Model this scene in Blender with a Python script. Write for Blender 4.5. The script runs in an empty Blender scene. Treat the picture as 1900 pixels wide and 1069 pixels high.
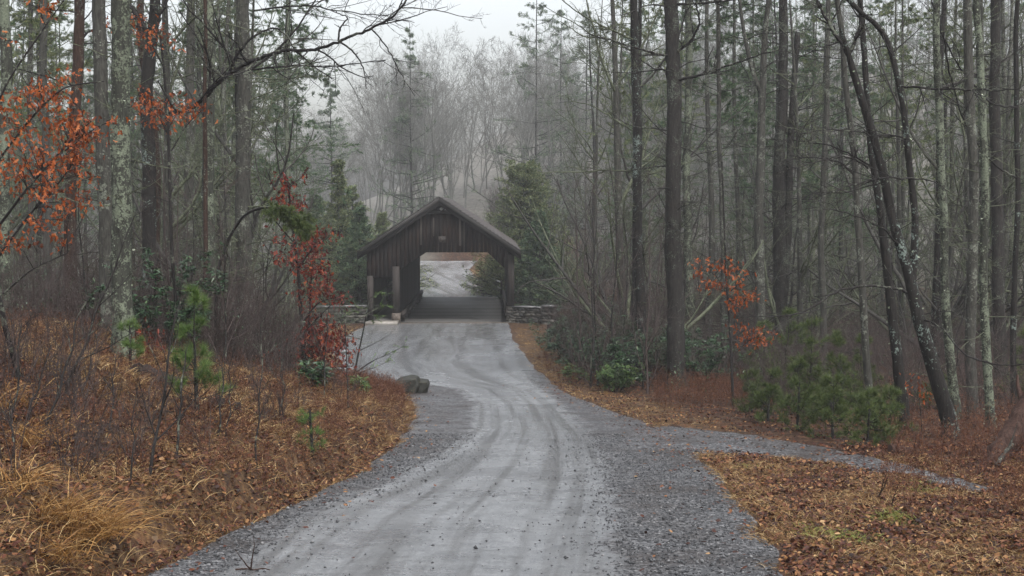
import bpy, math, random
import numpy as np
from mathutils import Vector

# ------------------------------------------------------------------ basics
SC = bpy.context.scene
COL = SC.collection
R = np.random.default_rng(11)
random.seed(5)
FPX = 2600.0                       # focal length in pixels of the 1900 px wide photograph
PITCH = math.atan((534.5 - 386.0) / FPX)
CP, SP = math.cos(PITCH), math.sin(PITCH)


def ray(px, py):
    u = (px - 950.0) / FPX
    v = (534.5 - py) / FPX
    d = np.array([u, CP + v * SP, -SP + v * CP])
    return d / d[1]


def at(px, py, y):
    return ray(px, py) * y


def ss(a, b, x):
    t = np.clip((x - a) / (b - a), 0, 1)
    return t * t * (3 - 2 * t)


def vnoise(x, y, seed=0):
    x = np.asarray(x, float); y = np.asarray(y, float)
    xi = np.floor(x).astype(np.int64); yi = np.floor(y).astype(np.int64)
    fx = x - xi; fy = y - yi
    fx = fx * fx * (3 - 2 * fx); fy = fy * fy * (3 - 2 * fy)

    def h(a, b):
        n = (a * 374761393 + b * 668265263 + seed * 1442695041) & 0xFFFFFFFF
        n = ((n ^ (n >> 13)) * 1274126177) & 0xFFFFFFFF
        return ((n ^ (n >> 16)) & 0xFFFF) / 65535.0
    a = h(xi, yi); b = h(xi + 1, yi); c = h(xi, yi + 1); d = h(xi + 1, yi + 1)
    return (a * (1 - fx) + b * fx) * (1 - fy) + (c * (1 - fx) + d * fx) * fy - 0.5


def fbm(x, y, seed=0, o=3):
    s = 0; a = 1.0
    for i in range(o):
        s = s + a * vnoise(np.asarray(x) * 2 ** i, np.asarray(y) * 2 ** i, seed + i * 7)
        a *= 0.5
    return s


# ------------------------------------------------------------------ terrain
_hy = np.array([-60, -20, 0, 6, 12, 20, 30, 40, 50, 60, 69, 72, 95, 110, 125, 138, 150, 400])
_hh = np.array([-1.5, -0.4, 1.6, 2.45, 3.18, 3.9, 4.6, 5.12, 5.5, 5.75, 5.9, 5.9, 5.9, 5.75, 5.55, 5.42, 5.4, 5.4])
_ty = np.linspace(-60, 400, 4601)
_th = np.interp(_ty, _hy, _hh)
_k = np.hanning(41); _k /= _k.sum()
_th2 = np.convolve(np.pad(_th, 20, mode='edge'), _k, 'valid')
_th = _th2


def H(y):
    return np.interp(y, _ty, _th)


def road_hit(px, py):
    d = ray(px, py)
    ys = np.linspace(4, 170, 6641)
    below = d[2] * ys <= -H(ys)
    i = int(np.argmax(below)) if below.any() else len(ys) - 1
    return d * ys[i]


def edge(pixels):
    p = np.array([road_hit(*q)[:2] for q in pixels])
    o = np.argsort(p[:, 1])
    return p[o, 1], p[o, 0]


LEFT_PX = [(150, 1120), (270, 1069), (430, 990), (560, 930), (680, 870), (740, 820), (772, 775), (765, 740), (705, 705),
           (640, 680), (610, 650), (655, 615), (685, 601)]
RIGHT_PX = [(1520, 1120), (1470, 1069), (1390, 960), (1330, 880), (1290, 838), (1190, 780), (1060, 735), (1000, 690), (972, 655),
            (948, 620), (945, 601)]
LEFT_PX2 = [(770, 549), (715, 530), (640, 505), (590, 491)]
RIGHT_PX2 = [(939, 549), (912, 532), (886, 515), (872, 500), (884, 488)]
ly, lx = edge(LEFT_PX); ly2, lx2 = edge(LEFT_PX2)
ry, rx = edge(RIGHT_PX); ry2, rx2 = edge(RIGHT_PX2)
LY, LX = np.concatenate([ly, ly2]), np.concatenate([lx, lx2])
RY, RX = np.concatenate([ry, ry2]), np.concatenate([rx, rx2])
TL = edge([(380, 1100), (420, 1069), (560, 960), (700, 900), (815, 845), (878, 795), (885, 750), (850, 722), (690, 700), (640, 670), (650, 640), (690, 601)])
TR = edge([(1145, 1100), (1140, 1069), (1142, 950), (1125, 870), (1095, 810), (1055, 765), (1000, 715), (972, 680), (960, 640), (943, 605)])


def XL(y):
    return np.interp(y, LY, LX) + 0.16 * vnoise(np.asarray(y) * 0.9, 0 * np.asarray(y), 3)


def XR(y):
    return np.interp(y, RY, RX) + 0.16 * vnoise(np.asarray(y) * 0.9, 0 * np.asarray(y), 4)


def T0(x, y):
    x = np.asarray(x, float); y = np.asarray(y, float)
    z = -H(y)
    s = XL(y) - x
    A = (0.55 + 0.45 * ss(8, 13, y)) * (1 - 0.8 * ss(27, 40, y)) * (1 - ss(52, 64, y))
    lump = 1 + 0.9 * vnoise(x * 1.1, y * 1.1, 21)
    z = z + A * (0.40 * lump * ss(0.05, 0.6, s) + 0.27 * np.clip(s - 0.4, 0, 5.5) + 0.05 * np.clip(s - 5.9, 0, 30))
    z = z - 0.12 * ss(0.0, 0.25, s) * (1 - ss(0.25, 0.6, s)) * (1 - ss(28, 36, y))
    r = x - XR(y)
    z = z + 0.05 * np.clip(r - 9, 0, 20) * ss(20, 40, y) * (1 - ss(60, 75, y))
    z = z + 0.06 * np.clip(-x - 14, 0, 40) * ss(40, 60, y) * (1 - ss(70, 80, y))
    off = np.maximum(ss(0.1, 1.6, s), ss(0.1, 1.6, r))
    z = z + off * (0.10 * fbm(x / 0.9, y / 0.9, 5) + 0.3 * fbm(x / 7, y / 7, 9) * ss(1, 8, np.maximum(s, r)))
    gx = y + 3.0 * vnoise(x / 14, 0 * x, 31)
    z = z - 2.6 * np.exp(-((gx - 82.5) / 4.6) ** 2) * ss(2.0, 5.5, np.abs(x + 2.5))
    z = z - 2.6 * np.exp(-((y - 82.5) / 4.6) ** 2) * (1 - ss(2.0, 5.5, np.abs(x + 2.5)))
    y0 = 141 - 40 * ss(8, 26, x)
    q = np.clip(y - y0, 0, 400)
    z = z + 1.9 * ss(0, 4.5, q) + (0.02 + 0.2 * ss(-40, 22, x)) * np.clip(q - 3, 0, 110)
    return z


def T0s(x, y):
    return float(T0(np.array([x]), np.array([y]))[0])


def gnd(px, py, ymin=6.0, ymax=220):
    d = ray(px, py)
    ys = np.linspace(ymin, ymax, 4000)
    b = d[2] * ys <= T0(d[0] * ys, ys)
    i = int(np.argmax(b)) if b.any() else len(ys) - 1
    y = ys[i]
    return np.array([d[0] * y, y, T0s(d[0] * y, y)])


def on_ground(px, y):
    x = ray(px, 500)[0] * y
    return np.array([x, y, T0s(x, y)])


# side path that leaves the road on the right
PU = np.array([gnd(*p)[:2] for p in [(1150, 800), (1230, 788), (1300, 795), (1400, 806), (1560, 835), (1700, 868), (1860, 905)]])
PL = np.array([gnd(*p)[:2] for p in [(1180, 850), (1290, 842), (1350, 842), (1430, 848), (1560, 864), (1660, 881), (1800, 920)]])


def resample(P, n):
    t = np.linspace(0, 1, len(P)); q = np.linspace(0, 1, n)
    return np.stack([np.interp(q, t, P[:, i]) for i in range(P.shape[1])], 1)


PU, PL = resample(PU, 60), resample(PL, 60)
POLY = np.concatenate([PU, PL[::-1]])


def in_path(x, y):
    c = np.zeros(np.shape(x), bool)
    px, py = POLY[:, 0], POLY[:, 1]
    j = len(POLY) - 1
    for i in range(len(POLY)):
        with np.errstate(divide='ignore', invalid='ignore'):
            k = ((py[i] > y) != (py[j] > y)) & (x < (px[j] - px[i]) * (y - py[i]) / (py[j] - py[i] + 1e-12) + px[i])
        c ^= k
        j = i
    return c


# ------------------------------------------------------------------ materials
def new_mat(name):
    m = bpy.data.materials.new(name); m.use_nodes = True
    nt = m.node_tree
    return m, nt, nt.nodes['Principled BSDF']


def N(nt, t, **kw):
    n = nt.nodes.new(t)
    for k, v in kw.items():
        if k in n.inputs:
            n.inputs[k].default_value = v
        else:
            setattr(n, k, v)
    return n


def ramp(nt, fac, stops, interp='LINEAR'):
    r = nt.nodes.new('ShaderNodeValToRGB')
    r.color_ramp.interpolation = interp
    e = r.color_ramp.elements
    while len(e) > 1:
        e.remove(e[-1])
    e[0].position = stops[0][0]; e[0].color = (*stops[0][1], 1)
    for p, c in stops[1:]:
        q = e.new(p); q.color = (*c, 1)
    nt.links.new(fac, r.inputs[0])
    return r.outputs[0]


def mix(nt, fac, a, b, mode='MIX'):
    m = nt.nodes.new('ShaderNodeMix'); m.data_type = 'RGBA'; m.blend_type = mode
    for i, v in ((0, fac), (6, a), (7, b)):
        if hasattr(v, 'is_linked'):
            nt.links.new(v, m.inputs[i])
        else:
            m.inputs[i].default_value = v if i == 0 else (*v, 1)
    return m.outputs[2]


def math_n(nt, op, a, b=0.0, c=None):
    m = nt.nodes.new('ShaderNodeMath'); m.operation = op
    for i, v in enumerate((a, b) if c is None else (a, b, c)):
        if hasattr(v, 'is_linked'):
            nt.links.new(v, m.inputs[i])
        else:
            m.inputs[i].default_value = v
    return m.outputs[0]


def coords(nt, scale=(1, 1, 1), rnd=True, out='Object'):
    tc = nt.nodes.new('ShaderNodeTexCoord')
    mp = nt.nodes.new('ShaderNodeMapping'); mp.inputs['Scale'].default_value = scale
    nt.links.new(tc.outputs[out], mp.inputs['Vector'])
    if rnd:
        oi = nt.nodes.new('ShaderNodeObjectInfo')
        k = math_n(nt, 'MULTIPLY', oi.outputs['Random'], 57.0)
        cx = nt.nodes.new('ShaderNodeCombineXYZ')
        nt.links.new(k, cx.inputs[0]); nt.links.new(k, cx.inputs[2])
        nt.links.new(cx.outputs[0], mp.inputs['Location'])
    return mp.outputs[0]


def noise(nt, vec, scale, detail=4, rough=0.55, dist=0.0):
    n = N(nt, 'ShaderNodeTexNoise', Scale=scale, Detail=detail, Roughness=rough, Distortion=dist)
    nt.links.new(vec, n.inputs['Vector'])
    return n.outputs['Fac']


def voro(nt, vec, scale, feature='F1', out='Distance', rnd=1.0):
    n = N(nt, 'ShaderNodeTexVoronoi', feature=feature)
    n.inputs['Scale'].default_value = scale
    n.inputs['Randomness'].default_value = rnd
    nt.links.new(vec, n.inputs['Vector'])
    return n.outputs[out]


def bump(nt, h, strength, dist, b):
    n = N(nt, 'ShaderNodeBump', Strength=strength, Distance=dist)
    nt.links.new(h, n.inputs['Height']); nt.links.new(n.outputs[0], b.inputs['Normal'])


def bark_mat(name, dark, light, lichen_amt, lichen=(0.30, 0.33, 0.27), spot=9.0, rough=0.75):
    m, nt, b = new_mat(name)
    dark = tuple(x * 0.42 for x in dark); light = tuple(x * 0.5 for x in light); lichen = tuple(x * 0.5 for x in lichen)
    v = coords(nt, (1, 1, 1)); vs = coords(nt, (7, 7, 1.6))
    f = noise(nt, vs, 3.2, 5, 0.65)
    c = ramp(nt, f, [(0.3, dark), (0.68, light)])
    if lichen_amt > 0:
        big = noise(nt, v, 1.1, 3, 0.6)
        sp = math_n(nt, 'ADD', math_n(nt, 'MULTIPLY', noise(nt, v, spot, 3, 0.6, 0.4), 0.45), math_n(nt, 'MULTIPLY', noise(nt, v, spot * 3.6, 3, 0.6, 0.3), 0.55))
        k = math_n(nt, 'ADD', math_n(nt, 'MULTIPLY', big, 0.6), sp)
        t = 0.93 - 0.12 * lichen_amt
        mk = ramp(nt, k, [(t - 0.02, (0, 0, 0)), (t + 0.03, (1, 1, 1))])
        lt = ramp(nt, noise(nt, v, 30, 2), [(0.35, tuple(x * 0.6 for x in lichen)), (0.65, lichen)])
        c = mix(nt, mk, c, lt)
    nt.links.new(c, b.inputs['Base Color'])
    b.inputs['Roughness'].default_value = rough
    b.inputs['Specular IOR Level'].default_value = 0.18
    bump(nt, f, 0.9, 0.03, b)
    return m


def island_mat(name, stops, rough=0.6, trans=0.0, spec=0.3, big=None):
    """colour varies from one leaf / blade / stone to the next"""
    m, nt, b = new_mat(name)
    g = nt.nodes.new('ShaderNodeNewGeometry')
    c = ramp(nt, g.outputs['Random Per Island'], stops)
    if big:
        v = coords(nt, (1, 1, 1), rnd=False)
        c = mix(nt, ramp(nt, noise(nt, v, big[0], 3), [(0.4, (0, 0, 0)), (0.62, (1, 1, 1))]), c, mix(nt, 1.0, c, big[1], 'MULTIPLY'))
    nt.links.new(c, b.inputs['Base Color'])
    b.inputs['Roughness'].default_value = rough
    b.inputs['Specular IOR Level'].default_value = spec
    if trans:
        tr = nt.nodes.new('ShaderNodeBsdfTranslucent'); nt.links.new(c, tr.inputs[0])
        ms = nt.nodes.new('ShaderNodeMixShader'); ms.inputs[0].default_value = trans
        nt.links.new(b.outputs[0], ms.inputs[1]); nt.links.new(tr.outputs[0], ms.inputs[2])
        nt.links.new(ms.outputs[0], nt.nodes['Material Output'].inputs['Surface'])
    return m


M = {}
M['bark_black'] = bark_mat('wet_black_bark', (0.012, 0.011, 0.010), (0.045, 0.040, 0.036), 0.1, (0.36, 0.45, 0.40), 7.0)
M['bark_lichen'] = bark_mat('lichen_bark', (0.035, 0.036, 0.028), (0.10, 0.105, 0.085), 1.0, (0.30, 0.345, 0.25), 8.0)
M['bark_pine'] = bark_mat('dark_pine_bark', (0.016, 0.014, 0.013), (0.062, 0.056, 0.050), 0.25, (0.2, 0.23, 0.18), 10)
M['bark_brown'] = bark_mat('reddish_bark', (0.03, 0.018, 0.013), (0.10, 0.058, 0.042), 0.15)
M['bark_grey'] = bark_mat('grey_bark', (0.045, 0.044, 0.038), (0.13, 0.127, 0.11), 0.4, (0.34, 0.37, 0.30), 6)
M['bark_hazed'] = bark_mat('haze_paled_bark', (0.18, 0.182, 0.168), (0.36, 0.365, 0.335), 0.0)  # grey bark lightened so that distance haze is painted into its colour
M['twig_dark'] = bark_mat('dark_twigs', (0.016, 0.014, 0.014), (0.05, 0.044, 0.042), 0.35, (0.24, 0.26, 0.2), 5)
M['twig_mossy'] = bark_mat('mossy_twigs', (0.05, 0.058, 0.036), (0.17, 0.195, 0.12), 1.0, (0.27, 0.30, 0.20), 4)
M['twig_purple'] = bark_mat('purplish_twigs', (0.05, 0.036, 0.034), (0.17, 0.13, 0.12), 0.0)
M['twig_grey'] = bark_mat('pale_grey_twigs', (0.05, 0.047, 0.043), (0.17, 0.163, 0.148), 0.0)
M['leaf_orange'] = island_mat('dry_oak_leaves_orange', [(0, (0.07, 0.020, 0.008)), (0.3, (0.19, 0.040, 0.009)), (0.7, (0.32, 0.075, 0.014)), (1, (0.42, 0.14, 0.045))], 0.5, 0.35)
M['leaf_red'] = island_mat('dry_oak_leaves_red', [(0, (0.035, 0.007, 0.005)), (0.5, (0.11, 0.014, 0.009)), (0.85, (0.19, 0.030, 0.012)), (1, (0.30, 0.08, 0.025))], 0.5, 0.3)
M['needle'] = island_mat('pine_needles', [(0, (0.035, 0.07, 0.018)), (0.6, (0.08, 0.15, 0.035)), (1, (0.18, 0.23, 0.06))], 0.5, 0.25)
M['needle_young'] = island_mat('young_pine_needles', [(0, (0.022, 0.038, 0.012)), (0.55, (0.058, 0.092, 0.024)), (1, (0.14, 0.165, 0.05))], 0.5, 0.25)
M['needle_dark'] = island_mat('dark_needles', [(0, (0.018, 0.032, 0.018)), (0.6, (0.035, 0.06, 0.028)), (1, (0.07, 0.09, 0.04))], 0.6, 0.15)
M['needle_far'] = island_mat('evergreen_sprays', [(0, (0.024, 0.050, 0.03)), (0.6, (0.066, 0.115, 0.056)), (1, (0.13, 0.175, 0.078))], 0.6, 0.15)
M['needle_hazy'] = island_mat('haze_paled_sprays', [(0, (0.05, 0.085, 0.055)), (0.6, (0.10, 0.15, 0.085)), (1, (0.18, 0.22, 0.12))], 0.6, 0.2)  # lightened needles: distance haze put into the colour
M['needle_yellow'] = island_mat('olive_sprays', [(0, (0.04, 0.066, 0.03)), (0.5, (0.105, 0.14, 0.056)), (1, (0.20, 0.215, 0.09))], 0.6, 0.15)
M['rhodo'] = island_mat('glossy_evergreen_leaves', [(0, (0.014, 0.034, 0.016)), (0.7, (0.03, 0.07, 0.028)), (1, (0.06, 0.11, 0.04))], 0.28, 0.1, 0.5)
M['laurel'] = island_mat('bright_laurel_leaves', [(0, (0.03, 0.06, 0.02)), (0.6, (0.07, 0.13, 0.035)), (1, (0.14, 0.19, 0.06))], 0.4, 0.2, 0.4)
M['gold'] = island_mat('golden_tussock_grass', [(0, (0.07, 0.03, 0.010)), (0.35, (0.19, 0.09, 0.026)), (0.7, (0.32, 0.165, 0.048)), (1, (0.50, 0.33, 0.14))], 0.5, 0.3)
M['straw'] = island_mat('straw_grass', [(0, (0.045, 0.021, 0.010)), (0.45, (0.145, 0.072, 0.028)), (0.8, (0.30, 0.185, 0.075)), (1, (0.52, 0.39, 0.20))], 0.55, 0.3)
M['greengrass'] = island_mat('green_grass', [(0, (0.12, 0.14, 0.03)), (1, (0.26, 0.28, 0.07))], 0.55, 0.3)
M['weed'] = island_mat('dry_weeds', [(0, (0.035, 0.011, 0.007)), (0.6, (0.085, 0.028, 0.014)), (1, (0.16, 0.075, 0.032))], 0.7, 0.1)
M['litter'] = island_mat('fallen_leaves', [(0, (0.014, 0.007, 0.006)), (0.4, (0.052, 0.016, 0.009)), (0.66, (0.09, 0.029, 0.014)), (0.86, (0.16, 0.070, 0.028)), (0.96, (0.24, 0.125, 0.05)), (1, (0.34, 0.22, 0.11))], 0.6, 0.1, 0.25)
M['stones'] = island_mat('loose_gravel', [(0, (0.018, 0.0185, 0.02)), (0.5, (0.055, 0.057, 0.061)), (0.85, (0.10, 0.102, 0.107)), (1, (0.17, 0.17, 0.17))], 0.5, 0, 0.35)


def wood_mat(name, c0, c1, rough=0.7, axis='Z', streak=None):
    m, nt, b = new_mat(name)
    sc = {'Z': (18, 18, 0.9), 'Y': (18, 0.9, 18), 'X': (0.9, 18, 18)}[axis]
    v = coords(nt, sc, rnd=False)
    f = noise(nt, v, 1.0, 6, 0.65)
    g = nt.nodes.new('ShaderNodeNewGeometry')
    t = math_n(nt, 'ADD', math_n(nt, 'MULTIPLY', g.outputs['Random Per Island'], 0.45), math_n(nt, 'MULTIPLY', f, 0.7))
    c = ramp(nt, t, [(0.25, c0), (0.75, c1)])
    if streak:
        w = noise(nt, coords(nt, (3, 3, 0.35), rnd=False), 1.6, 5, 0.6)
        c = mix(nt, ramp(nt, w, [(0.52, (0, 0, 0)), (0.7, (1, 1, 1))]), c, streak)
    nt.links.new(c, b.inputs['Base Color']); b.inputs['Roughness'].default_value = rough; b.inputs['Specular IOR Level'].default_value = 0.2
    bump(nt, f, 0.5, 0.01, b)
    return m


M['siding'] = wood_mat('dark_weathered_boards', (0.004, 0.0030, 0.0027), (0.014, 0.0095, 0.0080), streak=(0.027, 0.0135, 0.009))
M['timber'] = wood_mat('grey_timber', (0.011, 0.009, 0.008), (0.036, 0.030, 0.027))
M['rake'] = wood_mat('dark_rake_boards', (0.010, 0.0095, 0.0095), (0.030, 0.028, 0.027), axis='X')
M['batten'] = wood_mat('worn_battens', (0.035, 0.030, 0.026), (0.10, 0.088, 0.076))
M['inner'] = wood_mat('interior_boards', (0.010, 0.010, 0.010), (0.028, 0.026, 0.025))
M['white_rail'] = wood_mat('pale_rails', (0.4, 0.4, 0.4), (0.62, 0.62, 0.6), axis='X')


def roof_mat():
    m, nt, b = new_mat('brown_shingles')
    tc = nt.nodes.new('ShaderNodeTexCoord')
    br = N(nt, 'ShaderNodeTexBrick'); br.offset = 0.5
    nt.links.new(tc.outputs['UV'], br.inputs['Vector'])
    br.inputs['Color1'].default_value = (0.055, 0.040, 0.036, 1); br.inputs['Color2'].default_value = (0.092, 0.066, 0.057, 1)
    br.inputs['Mortar'].default_value = (0.06, 0.05, 0.046, 1)
    br.inputs['Scale'].default_value = 1.0; br.inputs['Mortar Size'].default_value = 0.012
    br.inputs['Brick Width'].default_value = 0.3; br.inputs['Row Height'].default_value = 0.21
    v = coords(nt, (1, 1, 1), rnd=False)
    c = mix(nt, noise(nt, v, 1.3, 5), br.outputs[0], (0.07, 0.064, 0.058))
    nt.links.new(c, b.inputs['Base Color']); b.inputs['Roughness'].default_value = 0.5
    bump(nt, noise(nt, v, 14, 4), 0.5, 0.02, b)
    return m


M['roof'] = roof_mat()


def plain_mat(name, c0, c1, scale, rough=0.6, bs=0.5, bd=0.02, lich=None):
    m, nt, b = new_mat(name)
    v = coords(nt, (1, 1, 1), rnd=False)
    f = noise(nt, v, scale, 6, 0.62)
    c = ramp(nt, f, [(0.3, c0), (0.7, c1)])
    if lich:
        c = mix(nt, ramp(nt, noise(nt, v, scale * 1.7, 4, 0.7), [(0.58, (0, 0, 0)), (0.66, (1, 1, 1))]), c, lich)
    nt.links.new(c, b.inputs['Base Color']); b.inputs['Roughness'].default_value = rough; b.inputs['Specular IOR Level'].default_value = 0.2 if rough > 0.45 else 0.5
    bump(nt, f, bs, bd, b)
    return m


M['rock'] = plain_mat('dark_wet_rock', (0.010, 0.0105, 0.009), (0.042, 0.042, 0.036), 5, 0.7, 0.8, 0.06, (0.05, 0.048, 0.028))
M['wallstone'] = island_mat('field_stones', [(0, (0.02, 0.019, 0.016)), (0.6, (0.06, 0.055, 0.047)), (0.9, (0.09, 0.085, 0.073)), (1, (0.16, 0.153, 0.138))], 0.6)
M['mortar'] = plain_mat('wall_mortar', (0.05, 0.048, 0.043), (0.11, 0.105, 0.095), 9)
M['cap'] = plain_mat('wet_cap_slabs', (0.06, 0.06, 0.06), (0.18, 0.18, 0.18), 6, 0.25)
M['concrete'] = plain_mat('concrete', (0.15, 0.138, 0.12), (0.27, 0.25, 0.225), 6, 0.45)
M['plinth'] = plain_mat('chipped_plinth', (0.03, 0.024, 0.02), (0.15, 0.125, 0.105), 9, 0.6)
M['deck'] = wood_mat('wet_bridge_deck', (0.035, 0.034, 0.033), (0.12, 0.117, 0.112), 0.42, 'X')
M['lamp'] = plain_mat('white_lamp_casing', (0.55, 0.55, 0.53), (0.75, 0.75, 0.73), 20, 0.4)
M['plate'] = plain_mat('rusty_number_plate', (0.022, 0.018, 0.015), (0.04, 0.034, 0.03), 20, 0.5)
M['log'] = bark_mat('rotting_log', (0.02, 0.014, 0.012), (0.075, 0.05, 0.042), 0.0, (0.2, 0.22, 0.18), 6)
M['redlog'] = bark_mat('peeling_red_log', (0.045, 0.022, 0.016), (0.13, 0.072, 0.055), 0.0)


def ground_mat():
    m, nt, b = new_mat('leaf_litter_ground')
    v = coords(nt, (1, 1, 1), rnd=False)
    cell = N(nt, 'ShaderNodeTexVoronoi'); cell.inputs['Scale'].default_value = 11.0
    nt.links.new(v, cell.inputs['Vector'])
    sep = nt.nodes.new('ShaderNodeSeparateColor'); nt.links.new(cell.outputs['Color'], sep.inputs[0])
    lit = ramp(nt, sep.outputs[0], [(0, (0.012, 0.007, 0.005)), (0.4, (0.036, 0.015, 0.009)), (0.7, (0.07, 0.030, 0.016)), (0.9, (0.11, 0.058, 0.028)), (1, (0.14, 0.095, 0.06))])
    soil = ramp(nt, noise(nt, v, 2.0, 6), [(0.3, (0.016, 0.009, 0.006)), (0.7, (0.04, 0.022, 0.013))])
    c = mix(nt, ramp(nt, noise(nt, v, 3.0, 5, 0.6), [(0.36, (0, 0, 0)), (0.6, (1, 1, 1))]), soil, lit)
    a = nt.nodes.new('ShaderNodeAttribute'); a.attribute_name = 'straw'
    st = ramp(nt, noise(nt, coords(nt, (1, 1, 1), rnd=False), 26, 3), [(0.3, (0.06, 0.032, 0.014)), (0.7, (0.20, 0.125, 0.05))])
    k = math_n(nt, 'MULTIPLY', a.outputs['Fac'], math_n(nt, 'MULTIPLY_ADD', noise(nt, v, 6, 5, 0.65), 4.0, -1.55))
    k2 = nt.nodes.new('ShaderNodeClamp'); nt.links.new(k, k2.inputs[0])
    c = mix(nt, k2.outputs[0], c, st)
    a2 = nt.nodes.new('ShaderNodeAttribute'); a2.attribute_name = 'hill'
    c = mix(nt, a2.outputs['Fac'], c, ramp(nt, noise(nt, v, 1.5, 5), [(0.3, (0.07, 0.066, 0.056)), (0.7, (0.17, 0.16, 0.14))]))  # hillside litter, paled to paint distance haze into the ground colour
    nt.links.new(c, b.inputs['Base Color']); b.inputs['Roughness'].default_value = 0.7
    hgt = math_n(nt, 'ADD', sep.outputs[0], math_n(nt, 'MULTIPLY', noise(nt, v, 18, 4), 1.2))
    b.inputs['Specular IOR Level'].default_value = 0.15
    bump(nt, hgt, 0.7, 0.05, b)
    return m


def road_mat(name, pale=1.0):
    m, nt, b = new_mat(name)
    v = coords(nt, (1, 1, 1), rnd=False)
    uv = nt.nodes.new('ShaderNodeTexCoord').outputs['UV']
    mp = nt.nodes.new('ShaderNodeMapping'); mp.inputs['Scale'].default_value = (1.9, 0.07, 1); nt.links.new(uv, mp.inputs[0])
    streak = noise(nt, mp.outputs[0], 1.0, 4, 0.6, 0.3)
    mp2 = nt.nodes.new('ShaderNodeMapping'); mp2.inputs['Scale'].default_value = (2.2, 9.0, 1); nt.links.new(uv, mp2.inputs[0])
    wash = noise(nt, mp2.outputs[0], 1.0, 5, 0.65)
    a = nt.nodes.new('ShaderNodeAttribute'); a.attribute_name = 'track'
    w = nt.nodes.new('ShaderNodeAttribute'); w.attribute_name = 'wet'
    cell = N(nt, 'ShaderNodeTexVoronoi'); cell.inputs['Scale'].default_value = 34.0
    nt.links.new(v, cell.inputs['Vector'])
    sep = nt.nodes.new('ShaderNodeSeparateColor'); nt.links.new(cell.outputs['Color'], sep.inputs[0])
    peb = ramp(nt, sep.outputs[0], [(0, (0.016, 0.016, 0.018)), (0.5, (0.055, 0.056, 0.060)), (0.8, (0.105, 0.107, 0.112)), (1, (0.24, 0.24, 0.245))])
    peb = mix(nt, ramp(nt, noise(nt, v, 0.9, 4), [(0.42, (0, 0, 0)), (0.7, (0.7, 0.7, 0.7))]), peb, (0.034, 0.026, 0.022))
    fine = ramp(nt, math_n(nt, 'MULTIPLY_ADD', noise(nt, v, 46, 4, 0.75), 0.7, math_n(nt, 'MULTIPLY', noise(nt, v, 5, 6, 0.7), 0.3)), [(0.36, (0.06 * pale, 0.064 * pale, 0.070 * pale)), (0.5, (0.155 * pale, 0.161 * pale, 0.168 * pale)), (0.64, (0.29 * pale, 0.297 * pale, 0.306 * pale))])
    fine = mix(nt, ramp(nt, streak, [(0.46, (0, 0, 0)), (0.60, (0.75, 0.75, 0.75))]), fine, (0.06, 0.059, 0.058))
    fine = mix(nt, ramp(nt, wash, [(0.52, (0, 0, 0)), (0.66, (0.35, 0.35, 0.35))]), fine, (0.10, 0.099, 0.098))
    damp = ramp(nt, noise(nt, v, 0.8, 6, 0.7), [(0.46, (0, 0, 0)), (0.62, (1, 1, 1))])
    fine = mix(nt, math_n(nt, 'MULTIPLY', damp, 0.3), fine, (0.07, 0.073, 0.078))
    # scattered dark pebbles in the compacted track
    c2 = N(nt, 'ShaderNodeTexVoronoi'); c2.inputs['Scale'].default_value = 6.0; nt.links.new(v, c2.inputs['Vector'])
    dots = ramp(nt, c2.outputs['Distance'], [(0.07, (1, 1, 1)), (0.10, (0, 0, 0))])
    k = math_n(nt, 'ADD', a.outputs['Fac'], math_n(nt, 'MULTIPLY_ADD', noise(nt, v, 2.0, 6, 0.7), 1.3, -0.65))
    k = ramp(nt, k, [(0.38, (0, 0, 0)), (0.62, (1, 1, 1))])
    c = mix(nt, k, peb, fine)
    nt.links.new(c, b.inputs['Base Color'])
    r0 = math_n(nt, 'MULTIPLY_ADD', noise(nt, v, 1.2, 4), 0.5, 0.17)
    ro = math_n(nt, 'MULTIPLY', r0, math_n(nt, 'MULTIPLY_ADD', w.outputs['Fac'], -0.72, 1.0))
    ro = math_n(nt, 'ADD', ro, math_n(nt, 'MULTIPLY_ADD', k, -0.3, 0.3))
    nt.links.new(math_n(nt, 'MULTIPLY_ADD', k, 0.4, 0.2), b.inputs['Specular IOR Level'])
    ro = math_n(nt, 'MULTIPLY', ro, math_n(nt, 'MULTIPLY_ADD', damp, -0.35, 1.0))
    nt.links.new(ro, b.inputs['Roughness'])
    hh = math_n(nt, 'MULTIPLY_ADD', math_n(nt, 'MULTIPLY', sep.outputs[0], math_n(nt, 'SUBTRACT', 1.0, k)), 1.0, math_n(nt, 'MULTIPLY', wash, 0.9))
    hh = math_n(nt, 'ADD', hh, math_n(nt, 'MULTIPLY', streak, 0.5))
    hh = math_n(nt, 'ADD', hh, math_n(nt, 'MULTIPLY', noise(nt, v, 30, 4, 0.75), 1.1))
    bump(nt, hh, 0.55, 0.03, b)
    return m


M['ground'] = ground_mat()
M['road'] = road_mat('wet_gravel_road')
M['road_skylit'] = road_mat('skylit_wet_gravel_road', 1.75)  # lit copy of the road: skylight beyond the bridge painted into the track


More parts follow.
